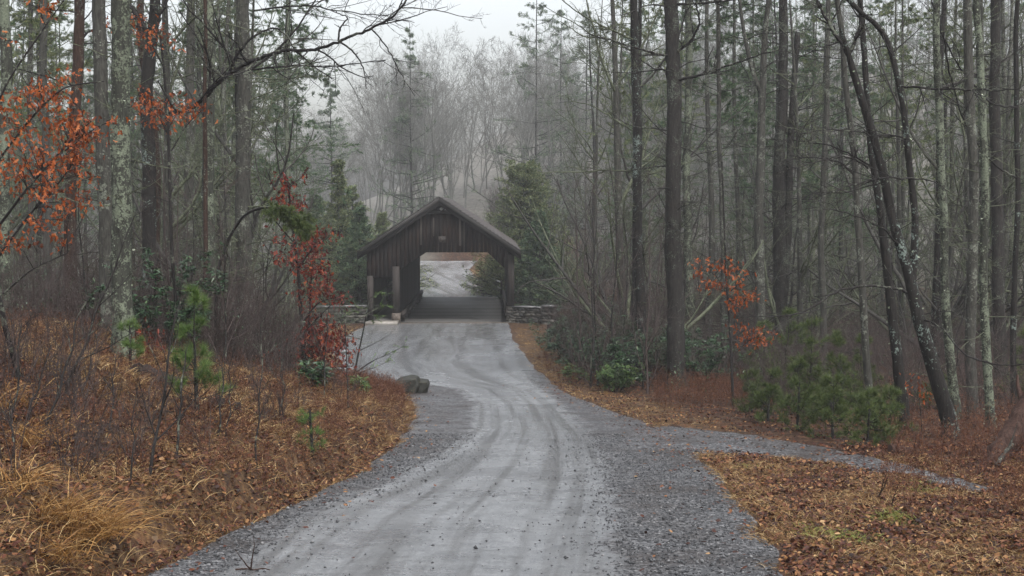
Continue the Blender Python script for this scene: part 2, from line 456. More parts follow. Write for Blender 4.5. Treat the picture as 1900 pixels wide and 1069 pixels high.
# ------------------------------------------------------------------ mesh helpers
class Geo:
    """collects vertices, quads and triangles of ONE mesh"""
    def __init__(s):
        s.v = []; s.q = []; s.t = []; s.n = 0

    def add(s, v, q=None, t=None):
        v = np.asarray(v, np.float32).reshape(-1, 3)
        if q is not None and len(q):
            s.q.append(np.asarray(q, np.int64).reshape(-1, 4) + s.n)
        if t is not None and len(t):
            s.t.append(np.asarray(t, np.int64).reshape(-1, 3) + s.n)
        s.v.append(v); s.n += len(v)

    def arrays(s):
        v = np.concatenate(s.v) if s.v else np.zeros((0, 3), np.float32)
        q = np.concatenate(s.q) if s.q else np.zeros((0, 4), np.int64)
        t = np.concatenate(s.t) if s.t else np.zeros((0, 3), np.int64)
        return v, q, t

    def tubes(s, pts, rad, k):
        """pts (B,n,3), rad (B,n): B tubes with k sides"""
        B, n, _ = pts.shape
        if B == 0:
            return
        tg = np.gradient(pts, axis=1)
        tg /= np.linalg.norm(tg, axis=2, keepdims=True) + 1e-9
        main = pts[:, -1] - pts[:, 0]
        ax = np.argmin(np.abs(main), axis=1)
        ref = np.eye(3)[ax][:, None, :]
        a = np.cross(tg, ref); a /= np.linalg.norm(a, axis=2, keepdims=True) + 1e-9
        b = np.cross(tg, a)
        th = np.arange(k) * (2 * math.pi / k)
        ring = a[:, :, None, :] * np.cos(th)[None, None, :, None] + b[:, :, None, :] * np.sin(th)[None, None, :, None]
        V = pts[:, :, None, :] + ring * rad[:, :, None, None]
        idx = np.arange(B * n * k).reshape(B, n, k)
        i0 = idx[:, :-1, :]; i1 = idx[:, 1:, :]
        q = np.stack([i0, np.roll(i0, -1, 2), np.roll(i1, -1, 2), i1], -1)
        s.add(V.reshape(-1, 3), q.reshape(-1, 4))

    def leaves(s, c, d, nrm, L, W, tpl):
        """flat or folded leaves: tpl = (points (k,3) in [along, across, up], faces of 3 or 4)"""
        P, F = tpl
        d = d / (np.linalg.norm(d, axis=1, keepdims=True) + 1e-9)
        sd = np.cross(d, nrm); sd /= np.linalg.norm(sd, axis=1, keepdims=True) + 1e-9
        up = np.cross(sd, d)
        L = np.broadcast_to(L, (len(c),)); W = np.broadcast_to(W, (len(c),))
        V = (c[:, None, :] + d[:, None, :] * (P[None, :, 0, None] * L[:, None, None]) + sd[:, None, :] * (P[None, :, 1, None] * W[:, None, None])
             + up[:, None, :] * (P[None, :, 2, None] * W[:, None, None]))
        off = (np.arange(len(c)) * len(P))[:, None, None]
        F = np.asarray(F)
        f = (off + F[None]).reshape(-1, F.shape[1])
        s.add(V.reshape(-1, 3), **({'q': f} if F.shape[1] == 4 else {'t': f}))

    def box(s, x0, x1, y0, y1, z0, z1):
        v = [(x, y, z) for z in (z0, z1) for y in (y0, y1) for x in (x0, x1)]
        s.add(v, [(0, 2, 3, 1), (4, 5, 7, 6), (0, 1, 5, 4), (2, 6, 7, 3), (0, 4, 6, 2), (1, 3, 7, 5)])

    def hexa(s, p8):
        s.add(p8, [(0, 2, 3, 1), (4, 5, 7, 6), (0, 1, 5, 4), (2, 6, 7, 3), (0, 4, 6, 2), (1, 3, 7, 5)])


def mesh(name, geo, mat, smooth=False, uv=None, attrs=None):
    v, q, t = geo.arrays() if isinstance(geo, Geo) else geo
    me = bpy.data.meshes.new(name)
    me.vertices.add(len(v)); me.vertices.foreach_set('co', np.ascontiguousarray(v, np.float32).ravel())
    nl = len(q) * 4 + len(t) * 3
    me.loops.add(nl)
    me.loops.foreach_set('vertex_index', np.concatenate([q.ravel(), t.ravel()]).astype(np.int32))
    me.polygons.add(len(q) + len(t))
    st = np.concatenate([np.arange(len(q)) * 4, len(q) * 4 + np.arange(len(t)) * 3]).astype(np.int32)
    me.polygons.foreach_set('loop_start', st)
    if smooth:
        me.polygons.foreach_set('use_smooth', np.ones(len(st), bool))
    me.update(calc_edges=True)
    if uv is not None:
        u = me.uv_layers.new(name='UVMap')
        li = np.concatenate([q.ravel(), t.ravel()])
        u.data.foreach_set('uv', np.ascontiguousarray(uv[li], np.float32).ravel())
    for k, a in (attrs or {}).items():
        at_ = me.attributes.new(k, 'FLOAT', 'POINT'); at_.data.foreach_set('value', np.ascontiguousarray(a, np.float32))
    me.materials.append(M[mat] if isinstance(mat, str) else mat)
    return me


def obj(name, data, parent=None, loc=None, kind=None):
    o = bpy.data.objects.new(name, data); COL.objects.link(o)
    if parent is not None:
        o.parent = parent
    if loc is not None:
        o.location = loc
    if kind:
        o['kind'] = kind
    return o


def tag(o, label, cat, group=None):
    o['label'] = label; o['category'] = cat
    if group:
        o['group'] = group
    return o


def thing(name, label, cat, loc, rz=0.0, group=None):
    o = obj(name, None, None, loc); o.rotation_euler = (0, 0, rz)
    o.empty_display_size = 0.3
    return tag(o, label, cat, group)


def dup(root, loc, rz, sc=1.0, label=None, group=None):
    r = root.copy(); COL.objects.link(r); r.location = loc; r.rotation_euler = (0, 0, rz); r.scale = (sc, sc, sc)
    if label:
        r['label'] = label
    if group:
        r['group'] = group
    for ch in list(root.children):
        c = ch.copy(); COL.objects.link(c); c.parent = r
        for g in ch.children:
            d = g.copy(); COL.objects.link(d); d.parent = c
    return r


# ------------------------------------------------------------------ growth
def unit(a):
    return a / (np.linalg.norm(a, axis=-1, keepdims=True) + 1e-9)


def shoots(rng, P0, D, L, Rd, n, wob=0.12, trop=0.0, tip=0.25, sag=0.0):
    """B curved shoots -> pts (B,n,3), rad (B,n)"""
    B = len(P0)
    nz = np.cumsum(rng.normal(0, wob, (B, n - 1, 3)), axis=1)
    t = np.linspace(0, 1, n - 1)[None, :, None]
    d = D[:, None, :] + nz + np.array([0, 0, 1.0]) * (trop * t - sag * np.sin(t * 3.0))
    d = unit(d)
    step = (L / (n - 1))[:, None, None]
    pts = np.concatenate([P0[:, None, :], P0[:, None, :] + np.cumsum(d * step, axis=1)], axis=1)
    rad = Rd[:, None] * (1 - (1 - tip) * np.linspace(0, 1, n)[None, :])
    return pts, rad


def sprout(rng, pts, rad, count, t0=0.15, t1=1.0, ang=50, sd=12, flat=0.0, updir=0.0, tt=None):
    """count children along each shoot -> P0, D, t (0..1), parent radius, parent index"""
    B, n, _ = pts.shape
    t = rng.uniform(t0, t1, (B, count)) if tt is None else np.broadcast_to(tt, (B, count))
    f = t * (n - 1); i = np.minimum(f.astype(int), n - 2); fr = (f - i)[..., None]
    bi = np.arange(B)[:, None]
    a = pts[bi, i]; b = pts[bi, i + 1]
    P = a * (1 - fr) + b * fr
    d = unit(b - a)
    r = rad[bi, i] * (1 - fr[..., 0]) + rad[bi, i + 1] * fr[..., 0]
    rv = rng.normal(0, 1, d.shape); rv[..., 2] = rv[..., 2] * (1 - flat) + updir
    pv = unit(rv - d * np.sum(rv * d, -1, keepdims=True))
    an = np.radians(rng.normal(ang, sd, t.shape))[..., None]
    D = unit(d * np.cos(an) + pv * np.sin(an))
    par = np.broadcast_to(bi, t.shape)
    return P.reshape(-1, 3), D.reshape(-1, 3), t.ravel(), r.ravel(), par.ravel()


OAK = (np.array([[0, 0, 0], [0.25, 0.30, 0.22], [0.42, 0.14, 0.08], [0.62, 0.42, 0.34], [0.74, 0.16, 0.02], [1.0, 0, -0.35],
                 [0.74, -0.16, 0.0], [0.62, -0.38, 0.28], [0.42, -0.14, 0.06], [0.25, -0.30, 0.26]]),
       [(0, 1, 2), (0, 2, 8), (2, 3, 4), (2, 4, 6), (2, 6, 8), (4, 5, 6), (6, 7, 8), (0, 8, 9)])
DIA = (np.array([[0, 0, 0], [0.45, 0.5, 0.12], [1, 0, -0.05], [0.45, -0.5, 0.12]]), [(0, 1, 2, 3)])
CURL = (np.array([[0, 0, 0], [0.3, 0.45, 0.25], [0.8, 0.35, 0.18], [1, 0, 0.1], [0.8, -0.35, 0.25], [0.3, -0.45, 0.1]]), [(0, 1, 2, 3), (0, 3, 4, 5)])
NEED = (np.array([[0, 0.5, 0], [0, -0.5, 0], [1, 0, 0]]), [(0, 1, 2)])
ELL = (np.array([[0, 0, 0], [0.35, 0.5, 0.1], [0.75, 0.4, 0.06], [1, 0, -0.12], [0.75, -0.4, 0.06], [0.35, -0.5, 0.1]]), [(0, 1, 2, 3), (0, 3, 4, 5)])


def along(rng, pts, count, t0=0.0):
    """random points and tangents on shoots"""
    P, D, t, r, par = sprout(rng, pts, np.ones(pts.shape[:2]), count, t0, 1.0, 0, 0.1)
    return P, D


def needle_tufts(g, rng, C, D, k, L, W, spread=0.8):
    n = len(C)
    c = np.repeat(C, k, 0); d = unit(np.repeat(D, k, 0) + rng.normal(0, spread, (n * k, 3)))
    g.leaves(c, d, rng.normal(0, 1, (n * k, 3)), L * rng.uniform(0.7, 1.15, n * k), W, NEED)


def trunk_geo(g, path, rad, k=10, rng=R, rough=0.05):
    """one lumpy trunk through path (n,3)"""
    path = np.asarray(path, float); rad = np.asarray(rad, float)
    n = max(12, int(len(path) * 4))
    t = np.linspace(0, 1, len(path)); q = np.linspace(0, 1, n)
    P = np.stack([np.interp(q, t, path[:, i]) for i in range(3)], 1)
    kk = np.hanning(7); kk /= kk.sum()
    Ps = np.stack([np.convolve(np.pad(P[:, i], 3, mode='reflect', reflect_type='odd'), kk, 'valid') for i in range(3)], 1)
    r = np.interp(q, t, rad) * (1 + rng.normal(0, rough * 0.5, n))
    v0 = g.n
    g.tubes(Ps[None], r[None], k)
    V = g.v[-1].reshape(n, k, 3)
    V += (V - Ps[:, None, :]).astype(np.float32) * rng.normal(0, rough, (n, k, 1)).astype(np.float32)
    return Ps, r


def flare(h, r):
    """path and radii of a straight trunk of height h with a root flare, along z"""
    z = np.array([-0.5, 0.0, 0.25, 0.8, h * 0.25, h * 0.5, h * 0.75, h])
    rr = r * np.array([1.9, 1.5, 1.18, 1.0, 0.86, 0.66, 0.42, 0.10])
    return z, rr


def straight_trunk(rng, h, r, lean=0.028, wob=0.10):
    z, rr = flare(h, r)
    a = rng.uniform(0, 6.28)
    x = np.cos(a) * lean * z + rng.normal(0, wob, len(z)) * np.clip(z, 0, 2) / 2
    y = np.sin(a) * lean * z + rng.normal(0, wob, len(z)) * np.clip(z, 0, 2) / 2
    return np.stack([x, y, z], 1), rr


def pine_parts(rng, h, r, k=8, nb=70, z0=1.0, zf=6.0, blen=2.2, tw=7, fol=26, dead_r=0.014, flen=0.13, fwid=0.02, fk=7, path=None, rr=None, top=None):
    """tall forest pine: dead side branches low down, thin needle crown higher up"""
    g = Geo(); c = Geo(); f = Geo()
    if path is None:
        path, rr = straight_trunk(rng, h, r)
    P, rad = trunk_geo(g, path, rr, k, rng)
    hh = P[-1, 2] - P[0, 2]
    t0 = max(0.02, (z0 - P[0, 2]) / hh)
    p0, d, t, pr, _ = sprout(rng, P[None], rad[None], nb, t0, 0.985, 82, 10, 0.8)
    z = p0[:, 2]
    L = blen * rng.uniform(0.35, 1.15, nb) * (1.25 - 0.95 * np.clip((t - 0.35) / 0.65, 0, 1))
    b1, r1 = shoots(rng, p0, d, L, np.minimum(pr * 0.4, dead_r * (0.7 + 0.6 * L / blen)), 8, 0.13, 0.25, 0.25, 0.22)
    c.tubes(b1, r1, 4)
    p2, d2, t2, pr2, par = sprout(rng, b1, r1, tw, 0.2, 1.0, 48, 14, 0.75)
    L2 = L[par] * rng.uniform(0.18, 0.5, len(p2)) * (1.15 - 0.7 * t2)
    b2, r2 = shoots(rng, p2, d2, L2, np.maximum(pr2 * 0.55, 0.003), 5, 0.16, 0.15, 0.4, 0.15)
    c.tubes(b2, r2, 3)
    p3, d3, t3, pr3, par3 = sprout(rng, b2, r2, 3, 0.2, 1.0, 45, 14, 0.6)
    b3, r3 = shoots(rng, p3, d3, L2[par3] * rng.uniform(0.25, 0.6, len(p3)), np.maximum(pr3 * 0.6, 0.0028), 3, 0.16, 0.1, 0.5)
    c.tubes(b3, r3, 3)
    live = z[par] > zf
    if live.any() and fol:
        C, D = along(rng, b2[live], fol, 0.3)
        f2 = rng.random(len(C)) < 0.9
        needle_tufts(f, rng, C[f2], D[f2], fk, flen, fwid, 0.55)
    return g, c, f


def bare_parts(rng, h, r, k=8, nl=9, l2=7, l3=5, l4=4, rmin=0.004, spread=42, t0=0.32, path=None, rr=None, up=0.55, lr=0.42, fork=0.0):
    """leafless broad-leaved tree"""
    g = Geo(); c = Geo()
    if path is None:
        path, rr = straight_trunk(rng, h, r, 0.04, 0.09)
        if fork:
            path[:, 2] *= np.where(path[:, 2] > 1, fork, 1.0); path[4:, :2] *= 1.6; rr = rr.copy(); rr[-1] = rr[-2] * 0.85
    P, rad = trunk_geo(g, path, rr, k, rng)
    p, d, t, pr, _ = sprout(rng, P[None], rad[None], nl, t0, 0.99 if fork else 0.97, spread, 12)
    hh = P[-1, 2] - P[0, 2]
    L = (h * (1 - fork * t) * rng.uniform(0.75, 1.08, nl)) if fork else hh * lr * rng.uniform(0.6, 1.1, nl) * (1.15 - 0.75 * t)
    b, ra = shoots(rng, p, d, L, np.maximum(pr * (0.7 if fork else 0.55), rmin * 2), 9, 0.08 if fork else 0.11, up, 0.22)
    c.tubes(b, ra, 5)
    for cnt, an, lf, n, kk, trp in ((l2, 42, 0.5, 7, 4, 0.35), (l3, 42, 0.5, 5, 3, 0.2), (l4, 40, 0.55, 4, 3, 0.1)):
        if not cnt:
            break
        p, d, t, pr, par = sprout(rng, b, ra, cnt, 0.18, 1.0, an, 13)
        L = L[par] * lf * rng.uniform(0.55, 1.1, len(p)) * (1.15 - 0.6 * t)
        b, ra = shoots(rng, p, d, L, np.maximum(pr * 0.6, rmin), n, 0.14, trp, 0.4)
        c.tubes(b, ra, kk)
    return g, c


def conifer_parts(rng, h, r, tiers, base_w, per=6, shape=0.8, droop=0.25, tl=7, fk=12, flen=0.3, fwid=0.07, z0=1.0, gap=0.0):
    """foliage all the way down: hemlock, far white pine"""
    g = Geo(); c = Geo(); f = Geo()
    path, rr = straight_trunk(rng, h, r, 0.01, 0.03)
    P, rad = trunk_geo(g, path, rr, 7, rng)
    hh = P[-1, 2] - P[0, 2]
    tt = np.repeat(np.linspace(z0 / h, 0.985, tiers), per) + rng.normal(0, 0.012, tiers * per)
    tt = np.clip((tt * h - P[0, 2]) / hh, 0.03, 0.99)
    keep = rng.random(len(tt)) > gap
    tt = tt[keep]
    p, d, t, pr, _ = sprout(rng, P[None], rad[None], len(tt), 0, 1, 84, 9, 0.9, tt=tt[None])
    L = base_w * np.maximum(0.06, (1 - (t - tt.min()) / (1 - tt.min() + 1e-6)) ** shape) * rng.uniform(0.6, 1.12, len(t))
    L = np.maximum(L, 0.25)
    b, ra = shoots(rng, p, d, L, np.minimum(pr * 0.5, 0.02 + 0.01 * L), 7, 0.09, 0.2, 0.2, droop)
    c.tubes(b, ra, 4)
    p2, d2, t2, pr2, par = sprout(rng, b, ra, tl, 0.12, 1.0, 48, 10, 0.85)
    L2 = np.maximum(0.12, L[par] * 0.42 * rng.uniform(0.5, 1.1, len(p2)) * (1.2 - 0.8 * t2))
    b2, r2 = shoots(rng, p2, d2, L2, np.full(len(p2), 0.008), 4, 0.12, 0.0, 0.4, droop)
    c.tubes(b2, r2, 3)
    C, D = along(rng, b2, fk, 0.05)
    n = len(C)
    D2 = unit(D + rng.normal(0, 0.5, (n, 3)))
    f.leaves(C + rng.normal(0, 0.04, (n, 3)), D2, unit(np.array([0, 0, 1.0]) + rng.normal(0, 0.45, (n, 3))), flen * rng.uniform(0.6, 1.2, n), fwid * rng.uniform(0.7, 1.3, n), DIA)
    return g, c, f


def xform(arr, loc, rz, sc):
    v, q, t = arr
    cz, sz = math.cos(rz) * sc, math.sin(rz) * sc
    w = np.empty_like(v)
    w[:, 0] = v[:, 0] * cz - v[:, 1] * sz + loc[0]
    w[:, 1] = v[:, 0] * sz + v[:, 1] * cz + loc[1]
    w[:, 2] = v[:, 2] * sc + loc[2]
    return w, q, t


ORD = ['first', 'second', 'third', 'fourth', 'fifth', 'sixth', 'seventh', 'eighth', 'ninth', 'tenth', 'eleventh', 'twelfth', 'thirteenth', 'fourteenth',
       'fifteenth', 'sixteenth', 'seventeenth', 'eighteenth', 'nineteenth', 'twentieth']
ORD += ['twenty-' + o for o in ORD[:9]] + ['thirtieth'] + ['thirty-' + o for o in ORD[:9]] + ['fortieth'] + ['forty-' + o for o in ORD[:9]] + ['fiftieth'] + ['fifty-' + o for o in ORD[:9]] + ['sixtieth']


def tree_obj(name, label, cat, loc, parts, mats, rz=0.0, group=None, names=('trunk', 'branches', 'foliage')):
    t = thing(name, label, cat, loc, rz, group)
    for g, mt, nm in zip(parts, mats, names):
        if g.n:
            obj(nm, mesh(nm, g, mt, smooth=(nm in ('trunk', 'branches', 'stem'))), t)
    return t


# ================================================================== SETTING
def axis(a, b, d0, growth, dmax):
    out = [a]; d = d0
    while out[-1] < b:
        out.append(out[-1] + d); d = min(d * growth, dmax)
    return np.array(out)


def build_ground():
    yf = axis(5.0, 300.0, 0.10, 1.008, 6.0)
    yb = -axis(-5.0, 40.0, 0.8, 1.1, 5.0)[::-1]
    ys = np.concatenate([yb[yb < 4.9], yf])
    xr = axis(0.0, 160.0, 0.11, 1.018, 6.0)
    xs = np.concatenate([-xr[:0:-1], xr])
    X, Y = np.meshgrid(xs, ys)
    Z = T0(X, Y)
    s = X - XL(Y); r = XR(Y) - X
    inside = np.minimum(s, r)
    rd = (Y > 2.5) & (Y < 142)
    sink = ss(0.05, 0.35, inside) * rd * (1 - (Y > 72) * (Y < 93))
    Z = Z - 0.12 * sink
    ip = in_path(X, Y)
    Z = Z - 0.05 * ip
    n1, n2 = X.shape
    idx = np.arange(n1 * n2).reshape(n1, n2)
    q = np.stack([idx[:-1, :-1], idx[:-1, 1:], idx[1:, 1:], idx[1:, :-1]], -1).reshape(-1, 4)
    d = np.maximum(-s, -r)
    straw = 0.9 * ss(-0.2, 0.1, -s) * (1 - ss(1.2, 3.5, -s)) * ss(30, 16, Y) * 0.6
    straw = straw + ss(-0.1, 0.1, -r) * (1 - ss(0.8, 2.6, -r)) * 1.1 * ss(14, 20, Y) * (0.6 + 0.8 * vnoise(X * .6, Y * .3, 8))
    straw = straw + ss(0, 0.3, -r) * (1 - ss(5, 8, -r)) * ss(20, 17, Y) * 0.75 * (0.8 + 1.6 * vnoise(X * .8, Y * .8, 18))
    straw = straw + ss(0.3, 1.0, -s) * ss(22, 27, Y) * ss(34, 30, Y) * 0.8 * (1 - ss(9, 14, -s))
    straw = straw + ss(0, .3, -s) * (1 - ss(2.5, 5, -s)) * ss(44, 50, Y) * ss(70, 60, Y)
    v = np.stack([X, Y, Z], -1).reshape(-1, 3)
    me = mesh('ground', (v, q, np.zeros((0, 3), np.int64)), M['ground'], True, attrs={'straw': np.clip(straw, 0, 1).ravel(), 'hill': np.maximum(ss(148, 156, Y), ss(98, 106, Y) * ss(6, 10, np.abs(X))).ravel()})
    obj('ground', me, kind='structure')


def build_road():
    for a, b in ((2.6, 72.3), (92.4, 141.5)):
        g = Geo(); U = []; TK = []; WT = []
        ys = axis(a, b, 0.10 if a < 10 else 0.5, 1.006, 0.5); ys[-1] = b
        u = np.linspace(0, 1, 90)
        Y, UU = np.meshgrid(ys, u, indexing='ij')
        A, B = XL(Y) + 0.0, XR(Y) - 0.0
        if a < 10:
            A = A - 0.10; B = B + 0.10
        X = A + (B - A) * UU
        e = np.minimum(X - A, B - X)
        Z = T0(X, Y) + 0.012 * ss(0, 0.3, e) - 0.03 * (1 - ss(0, 0.15, e)) + 0.014 * fbm(X * 3, Y * 3, 41) * ss(0, .3, e)
        tl = np.interp(Y, *TL); tr = np.interp(Y, *TR)
        if a > 10:
            tl = A; tr = B
        mid = (tl + tr) / 2; wdt = (tr - tl)
        for o in (-0.27, 0.27):
            Z = Z - 0.022 * np.exp(-(((X - mid) / wdt - o) / 0.07) ** 2)
        fade = 0.8
        tk = ss(-fade, fade, X - tl) * ss(-fade, fade, tr - X)
        tk = np.where(Y > 46, np.maximum(tk, 0.75), tk)
        lat = (X - mid) * 5.0 / np.maximum(wdt, 2.0)
        wt = 0.28 + 0.3 * ss(16, 34, Y) + 0.4 * ss(36, 46, Y) * ss(-2.2, -4.5, X) + 0.5 * (Y > 90)
        wt = np.clip(wt + 0.8 * fbm(X * 0.8, Y * 0.25, 77), 0, 1)
        n1, n2 = X.shape
        idx = np.arange(n1 * n2).reshape(n1, n2)
        q = np.stack([idx[:-1, :-1], idx[:-1, 1:], idx[1:, 1:], idx[1:, :-1]], -1).reshape(-1, 4)
        g.add(np.stack([X, Y, Z], -1).reshape(-1, 3), q)
        U.append(np.stack([lat, Y], -1).reshape(-1, 2)); TK.append(tk.ravel()); WT.append(wt.ravel())
        me = mesh('road', g, M['road'] if a < 10 else M['road_skylit'], True, uv=np.concatenate(U), attrs={'track': np.concatenate(TK), 'wet': np.concatenate(WT)})
        obj('road', me, kind='structure')
    # side path
    n2 = 16
    w = np.linspace(0, 1, n2)
    A, B = resample(PL, 160), resample(PU, 160)
    XY = A[:, None, :] * (1 - w)[None, :, None] + B[:, None, :] * w[None, :, None]
    X, Y = XY[..., 0], XY[..., 1]
    Z = T0(X, Y) + 0.022 + 0.02 * fbm(X * 3, Y * 3, 51)
    e = np.minimum(w, 1 - w)[None, :] * np.ones_like(X)
    Z = Z - 0.05 * (1 - ss(0.0, 0.12, e))
    idx = np.arange(X.size).reshape(X.shape)
    q = np.stack([idx[:-1, :-1], idx[:-1, 1:], idx[1:, 1:], idx[1:, :-1]], -1).reshape(-1, 4)
    tk = 0.02 + 0.2 * np.exp(-((e - 0.5) / 0.2) ** 2)
    uv = np.stack([w[None, :] * np.ones_like(X) * 2.5, Y], -1).reshape(-1, 2)
    me = mesh('path', (np.stack([X, Y, Z], -1).reshape(-1, 3).astype(np.float32), q[:, ::-1], np.zeros((0, 3), np.int64)), M['road'], True, uv=uv,
              attrs={'track': tk.ravel(), 'wet': np.full(X.size, 0.0)})
    obj('path', me, kind='structure')


build_ground()
build_road()

# ================================================================== BRIDGE
BO = road_hit(816, 600)
BO = np.array([ray(816, 600)[0] * 72.0, 72.0, -5.9])
YAW = math.atan((950 - 915) / FPX)
LB = 20.3


def zr(x):
    return 6.48 - 0.664 * abs(x)


def boards(g, x0, x1, top, bot, y0, th, rng, w=0.21, cuts=()):
    """vertical boards between the functions bot(x) and top(x)"""
    xs = sorted(set([x0, x1] + [c for c in cuts if x0 < c < x1]))
    for a, b in zip(xs[:-1], xs[1:]):
        n = max(1, round((b - a) / w))
        e = np.linspace(a, b, n + 1)
        for p, q in zip(e[:-1], e[1:]):
            o = rng.uniform(-0.008, 0.008)
            p2, q2 = p + 0.004, q - 0.004
            ya, yb = y0 + o, y0 + o + th
            z = [bot(p2), bot(q2), top(p2), top(q2)]
            if z[2] - z[0] < 0.01 and z[3] - z[1] < 0.01:
                continue
            g.hexa([(p2, ya, z[0]), (q2, ya, z[1]), (p2, yb, z[0]), (q2, yb, z[1]), (p2, ya, z[2]), (q2, ya, z[3]), (p2, yb, z[2]), (q2, yb, z[3])])


def build_bridge():
    rng = np.random.default_rng(3)
    b = thing('covered_bridge', 'dark wooden covered bridge with gabled shingle roof spanning the road', 'bridge', BO, YAW)

    def top(x):
        return min(zr(x) - 0.16, 5.62)
    pts = [(-3.75, 2.30), (-2.06, 2.30), (-2.055, 2.71), (-0.72, 3.62), (2.47, 3.62), (3.52, 2.63), (3.78, 2.6)]

    def bot(x):
        return float(np.interp(x, [p[0] for p in pts], [p[1] for p in pts]))
    for nm, y in (('gable_wall', 0.0), ('gable_wall', LB)):
        g = Geo()
        boards(g, -3.75, 3.78, top, bot, y, 0.05, rng, cuts=(-2.055, -0.72, 2.47, 3.52, -1.05, 1.05))
        gw = obj(nm, mesh(nm, g, M['siding']), b)
        if y == 0:
            g = Geo()
            for bx, z0, z1, w in ((-0.95, 4.0, 5.6, 0.09), (-0.30, 4.45, 5.4, 0.06), (1.05, 3.95, 5.6, 0.10), (1.26, 3.64, 5.2, 0.035)):
                g.box(bx - w / 2, bx + w / 2, -0.035, -0.012, z0, z1)
            bt = obj('battens', mesh('battens', g, M['batten']), gw); bt['label'] = 'paler worn battens over the portal'
    # beam across the gable peak and the dark recessed vent wall behind it
    g = Geo(); g.box(-1.12, 1.12, -0.10, 0.06, 5.60, 5.80)
    obj('tie_beam', mesh('tie_beam', g, M['rake']), b)
    g = Geo(); boards(g, -1.3, 1.3, lambda x: zr(x) - 0.14, lambda x: 5.5, 0.7, 0.04, rng)
    obj('vent_wall', mesh('vent_wall', g, M['inner']), b)
    # posts
    def post(x0, x1, z0, z1, y0=-0.06, d=0.30, mt='timber', nm='post'):
        g = Geo(); g.box(x0, x1, y0, y0 + d, z0, z1)
        return obj(nm, mesh(nm, g, M[mt]), b)
    p = post(-2.42, -2.065, 0.5, 2.9)
    g = Geo(); g.box(-2.46, -2.03, -0.09, 0.32, -0.1, 0.5)
    pb = obj('post_base', mesh('post_base', g, M['plinth']), p)
    post(-3.72, -3.42, -0.1, 2.42)
    post(3.50, 3.84, 0.86, 3.5)
    for y in (LB - 0.24,):
        post(-2.42, -2.07, -0.1, 2.9, y); post(-3.72, -3.42, -0.1, 2.42, y); post(3.50, 3.84, -0.1, 3.5, y)
    # inner side posts on the right
    for k in range(1, 5):
        post(3.56, 3.78, -0.1, 3.9, k * LB / 5, 0.22, 'inner', 'side_post')
    # partition between carriageway and footway, outer wall, low right wall
    def long_wall(nm, x, z0, z1, mt='inner', yb=LB - 0.3):
        g = Geo(); n = int((yb - 0.3) / 0.22)
        e = np.linspace(0.3, yb, n + 1)
        for i in range(n):
            o = rng.uniform(-0.008, 0.008)
            g.box(x + o, x + o + 0.05, e[i] + 0.004, e[i + 1] - 0.004, z0, z1)
        return obj(nm, mesh(nm, g, M[mt]), b)
    long_wall('partition_wall', -2.20, 0.0, 4.6)
    long_wall('outer_wall', -3.70, 0.0, 3.95, 'siding')
    long_wall('side_wall', 3.66, -0.02, 1.05, 'inner')
    long_wall('side_wall', 3.66, 3.0, 3.98, 'inner')
    g = Geo(); g.box(-2.02, -1.84, 0.15, LB - 0.1, 0.30, 0.52)
    for k in range(8):
        y = 0.6 + k * 2.6
        g.box(-2.03, -1.85, y, y + 0.25, 0.012, 0.30)
    obj('curb_rail', mesh('curb_rail', g, M['timber']), b)
    g = Geo(); g.box(3.36, 3.52, 0.15, LB - 0.1, 0.25, 0.48)
    for k in range(8):
        y = 0.6 + k * 2.6
        g.box(3.37, 3.53, y, y + 0.25, 0.012, 0.25)
    obj('curb_rail', mesh('curb_rail', g, M['timber']), b)
    # deck
    g = Geo()
    e = np.linspace(0.02, LB + 0.3, 76)
    for y0_, y1_ in zip(e[:-1], e[1:]):
        g.box(-3.74, 3.80, y0_ + 0.006, y1_ - 0.006, -0.2, 0.014 + rng.uniform(-0.006, 0.004))
    g.box(-3.7, 3.76, 0.05, LB + 0.25, -0.45, -0.2)
    obj('deck', mesh('deck', g, M['deck']), b)
    g = Geo(); g.box(-2.0, 3.6, -0.32, 0.015, -0.3, 0.022)
    obj('threshold', mesh('threshold', g, M['plinth']), b)
    # roof: stepped shingle courses, uv in metres
    nC = 22
    for sgn in (-1, 1):
        g = Geo(); UV = []
        e = np.linspace(4.16, 0.0, nC + 1)
        nY = 44
        ys = np.linspace(-0.55, LB + 0.55, nY + 1)
        for i in range(nC):
            for j in range(nY):
                a, c = e[i], e[i + 1]
                lift = 0.03
                jy = rng.uniform(-0.008, 0.008)
                za, zc = zr(a) + lift + jy, zr(c) + 0.006
                xo = a + 0.02 + rng.uniform(0, 0.012)
                v = [(sgn * xo, ys[j], za), (sgn * xo, ys[j + 1], za), (sgn * c, ys[j + 1], zc), (sgn * c, ys[j], zc),
                     (sgn * xo, ys[j], za - 0.04), (sgn * xo, ys[j + 1], za - 0.04)]
                f = [(0, 1, 2, 3), (4, 5, 1, 0)] if sgn > 0 else [(3, 2, 1, 0), (0, 1, 5, 4)]
                g.add(v, f)
                UV += [(ys[j], i * .21), (ys[j + 1], i * .21), (ys[j + 1], i * .21 + .2), (ys[j], i * .21 + .2), (ys[j], i * .21), (ys[j + 1], i * .21)]
        n0 = g.n
        x = 4.14
        g.hexa([(0, -0.5, zr(0) - 0.12), (sgn * x, -0.5, zr(x) - 0.12), (0, LB + 0.5, zr(0) - 0.12), (sgn * x, LB + 0.5, zr(x) - 0.12),
                (0, -0.5, zr(0) - 0.008), (sgn * x, -0.5, zr(x) - 0.008), (0, LB + 0.5, zr(0) - 0.008), (sgn * x, LB + 0.5, zr(x) - 0.008)])
        UV += [(0, 0)] * 8
        obj('roof_slope', mesh('roof_slope', g, M['roof'], uv=np.array(UV)), b)
